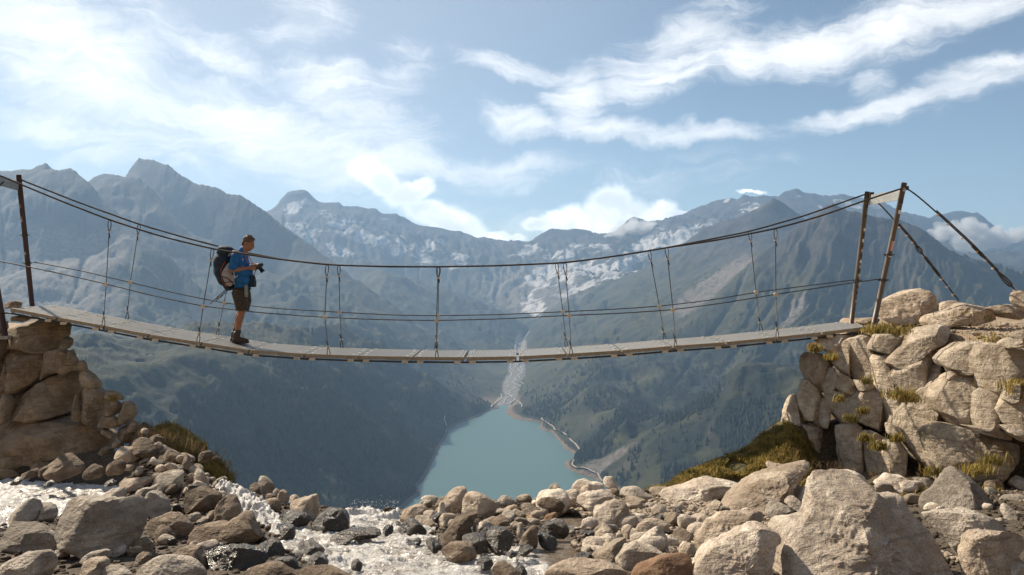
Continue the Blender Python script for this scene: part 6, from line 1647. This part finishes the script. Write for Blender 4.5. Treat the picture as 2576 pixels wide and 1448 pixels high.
# rucksack
pack = empty("rucksack", tuple(hp(570, 690))); tag(pack, "dark navy hiking rucksack with grey side pocket on the man's back", "rucksack")
PKL = np.array(pack.location)
rk = MB()
rk.add(*ell(hp(563, 682), (.150, .168, .27), .05)); rk.add(*ell(hp(560, 672), (.150, .165, .20), .05)); rk.add(*ell(hp(566, 704), (.135, .165, .18), -.15))
for (x, y, rx, ry, rz, rot) in ((566, 645, .135, .15, .075, .15), (562, 665, .150, .165, .13, .1), (562, 692, .150, .17, .16, .0), (567, 712, .125, .165, .12, -.3), (576, 728, .085, .15, .09, -.4), (556, 690, .12, .14, .15, 0)):
    rk.add(*ell(hp(x, y), (rx, ry, rz), rot))
rk_o = rk.build("pack_body", m_pack, pack, PKL)
def vox(o, v, it):
    md = o.modifiers.new("r", 'REMESH'); md.mode = 'VOXEL'; md.voxel_size = v
    ms = o.modifiers.new("s", 'SMOOTH'); ms.iterations = it
    dg = bpy.context.evaluated_depsgraph_get(); me2 = bpy.data.meshes.new_from_object(o.evaluated_get(dg)); o.modifiers.clear(); mt = o.data.materials[0]; o.data = me2
    if not me2.materials: me2.materials.append(mt)
    for p_ in me2.polygons: p_.use_smooth = True
vox(rk_o, .010, 14)
k = MB(); k.add(*ell(hp(568, 636), (.125, .145, .050), .12)); lid = k.build("pack_lid", m_pack, pack, PKL, True)
k = MB(); chain(k, [hp(584, 678, -.13), hp(578, 700, -.15), hp(583, 722, -.14)], [.040, .085, .050], 14); k.add(*ell(hp(585, 714, -.14), (.085, .05, .11))); sp_ = k.build("side_pocket", m_packg, pack, PKL); vox(sp_, .010, 4)
k = MB(); k.tube([hp(574, 668, -.14), hp(566, 690, -.19), hp(568, 715, -.17), hp(578, 732, -.15)], .006, 6); k.build("piping", m_orange, pack, PKL, True)
k = MB(); k.tube([hp(567, 706, -.20), hp(582, 708, -.225), hp(598, 722, -.215)], .008, 6); k.tube([hp(572, 722, -.20), hp(596, 718, -.215)], .005, 6); k.build("compression_strap", m_strap, pack, PKL, True)
for s in (-1, 1):
    k = MB(); k.tube([hp(580, 655, s * .10), hp(592, 644, s * .12), hp(604, 643, s * .13), hp(615, 655, s * .12), hp(618, 676, s * .12), hp(610, 700, s * .15), hp(592, 716, s * .14)], [.012, .020, .022, .020, .016, .010, .008], 8); k.build("shoulder_strap", m_strap if s > 0 else m_packg, pack, PKL, True)
# trekking poles strapped under the pack, tips trailing back
pl_ = [(604, 716, 541, 768, -.17), (600, 722, 534, 775, -.14), (596, 728, 545, 763, -.2)]
for i, (x1, y1, x2, y2, o_) in enumerate(((583, 733, 538, 775, -.16), (586, 734, 550, 768, -.12))):
    po_ = empty("trekking_pole", tuple(hp(x1, y1, o_))); QL = np.array(po_.location)
    tag(po_, ("longer" if i == 0 else "shorter") + " trekking pole slung under the rucksack, its tip trailing behind the man", "trekking pole", "trekking poles under the rucksack")
    a, b_ = hp(x1, y1, o_), hp(x2, y2, o_ - .03); k = MB(); k.tube([a, a * .5 + b_ * .5, b_], [.010, .008, .005], 8); k.build("shaft", m_strap, po_, QL, True)
    k = MB(); c_ = a * .4 + b_ * .6; d_ = (b_ - a) / np.linalg.norm(b_ - a); k.tube([c_ - d_ * .03, c_ + d_ * .03], .013, 8); k.build("lock", m_camb, po_, QL, True)
    k = MB(); k.tube([b_ - d_ * .05, b_ - d_ * .045], .022, 10); k.build("basket", m_camb, po_, QL, True)
# camera in both hands, belly bag on its strap
camo = empty("photo_camera", tuple(hp(655, 683))); tag(camo, "black camera with a lens held in both hands in front of the chest", "camera")
CL = np.array(camo.location); ca = .95
Mc = np.array([[math.cos(ca), 0, math.sin(ca)], [0, 1, 0], [-math.sin(ca), 0, math.cos(ca)]])
c0 = hp(652, 680); k = MB(); k.box(c0, (.028, .066, .046), Mc); k.box(c0 + Mc @ np.array([.0, 0, .055]), (.022, .025, .014), Mc); k.box(c0 + Mc @ np.array([.018, -.055, .0]), (.020, .016, .042), Mc); cb_ = k.build("camera_body", m_camb, camo, CL)
md = cb_.modifiers.new("b", 'BEVEL'); md.width = .005; md.segments = 2
k = MB(); p1_ = c0 + Mc @ np.array([.028, 0, -.004]); dr = Mc @ np.array([1, 0, 0]); k.tube([p1_, p1_ + dr * .05, p1_ + dr * .051, p1_ + dr * .085], [.033, .033, .037, .038], 18); k.build("lens", m_camb, camo, CL, True)
k = MB(); k.tube([p1_ + dr * .0852, p1_ + dr * .0865], .031, 18); k.build("lens_glass", m_glass, camo, CL)
k = MB(); k.tube([c0 + np.array([0, -.06, .03]), hp(629, 672, -.10), hp(620, 652, -.09), hp(610, 641, -.06)], .006, 6); k.tube([c0 + np.array([0, .06, .03]), hp(629, 672, .10), hp(620, 652, .09), hp(610, 641, .06)], .006, 6); k.build("neck_strap", m_orange, camo, CL, True)
k = MB(); k.tube([c0 + np.array([-.02, -.05, -.04]), hp(641, 700, -.05), hp(645, 712, -.04), hp(638, 708, -.04), hp(637, 690, -.04)], .005, 6); k.build("hand_strap", m_strap, camo, CL, True)
bag = MB(); bag.add(*ell(hp(635, 714), (.050, .07, .085), .1)); bag.box(hp(635, 724), (.048, .065, .055)); bg_o = bag.build("belly_bag", m_pack, None, (0, 0, 0)); vox(bg_o, .009, 5)
tag(bg_o, "small black camera bag hanging at the man's waist", "camera bag")

# ------------------------------------------------------------------ low clouds drifting in front of far peaks
def cloud(pieces, D, dens, label, sd_):
    mb = MB(); rg = np.random.default_rng(sd_)
    for (x, y, rx, ry) in pieces:
        for _ in range(9):
            a = rg.uniform(0, 6.28); q = rg.uniform(0, .85); px_, py_ = x + rx * q * math.cos(a), y + ry * q * math.sin(a)
            r = rg.uniform(.28, .5) * min(rx, ry * 1.3) / F * D
            mb.add(*ell(W(px_, py_, D + rg.uniform(-180, 180)), (r * 1.25, r * 1.3, r), n_=8))
    o = mb.build("cloud", None)
    md = o.modifiers.new("r", 'REMESH'); md.mode = 'VOXEL'; md.voxel_size = 14.0
    dg = bpy.context.evaluated_depsgraph_get(); me = bpy.data.meshes.new_from_object(o.evaluated_get(dg)); o.modifiers.clear(); o.data = me
    co = np.zeros(len(me.vertices) * 3, np.float32); me.vertices.foreach_get('co', co); co = co.reshape(-1, 3)
    nr = np.zeros(len(me.vertices) * 3, np.float32); me.vertices.foreach_get('normal', nr); nr = nr.reshape(-1, 3)
    d = fbm(co[:, 0] / 80, co[:, 1] / 80, co[:, 2] / 60, octv=5, gain=.6, seed=sd_)
    me.vertices.foreach_set('co', (co + nr * (d * 60)[:, None]).astype(np.float32).ravel()); me.update()
    m = bpy.data.materials.new("cloud_vapour"); m.use_nodes = True; t = m.node_tree; t.nodes.clear()
    out = t.nodes.new('ShaderNodeOutputMaterial'); v = t.nodes.new('ShaderNodeVolumePrincipled')
    v.inputs['Color'].default_value = (1, 1, 1, 1); v.inputs['Density'].default_value = dens; v.inputs['Anisotropy'].default_value = .3
    t.links.new(v.outputs[0], out.inputs['Volume']); me.materials.clear(); me.materials.append(m)
    tag(o, label, "cloud")
cloud([(2385, 585, 50, 26), (2440, 575, 40, 34), (2470, 605, 70, 38), (2540, 600, 60, 26), (2430, 620, 70, 26), (2600, 600, 60, 26)], 8300, .010, "white cloud hanging in front of the rounded peak at the far right", 5)
cloud([(1590, 575, 60, 34), (1545, 600, 45, 22), (1640, 590, 50, 16)], 8900, .006, "soft white cloud hiding the crest behind the middle of the glacier basin", 6)
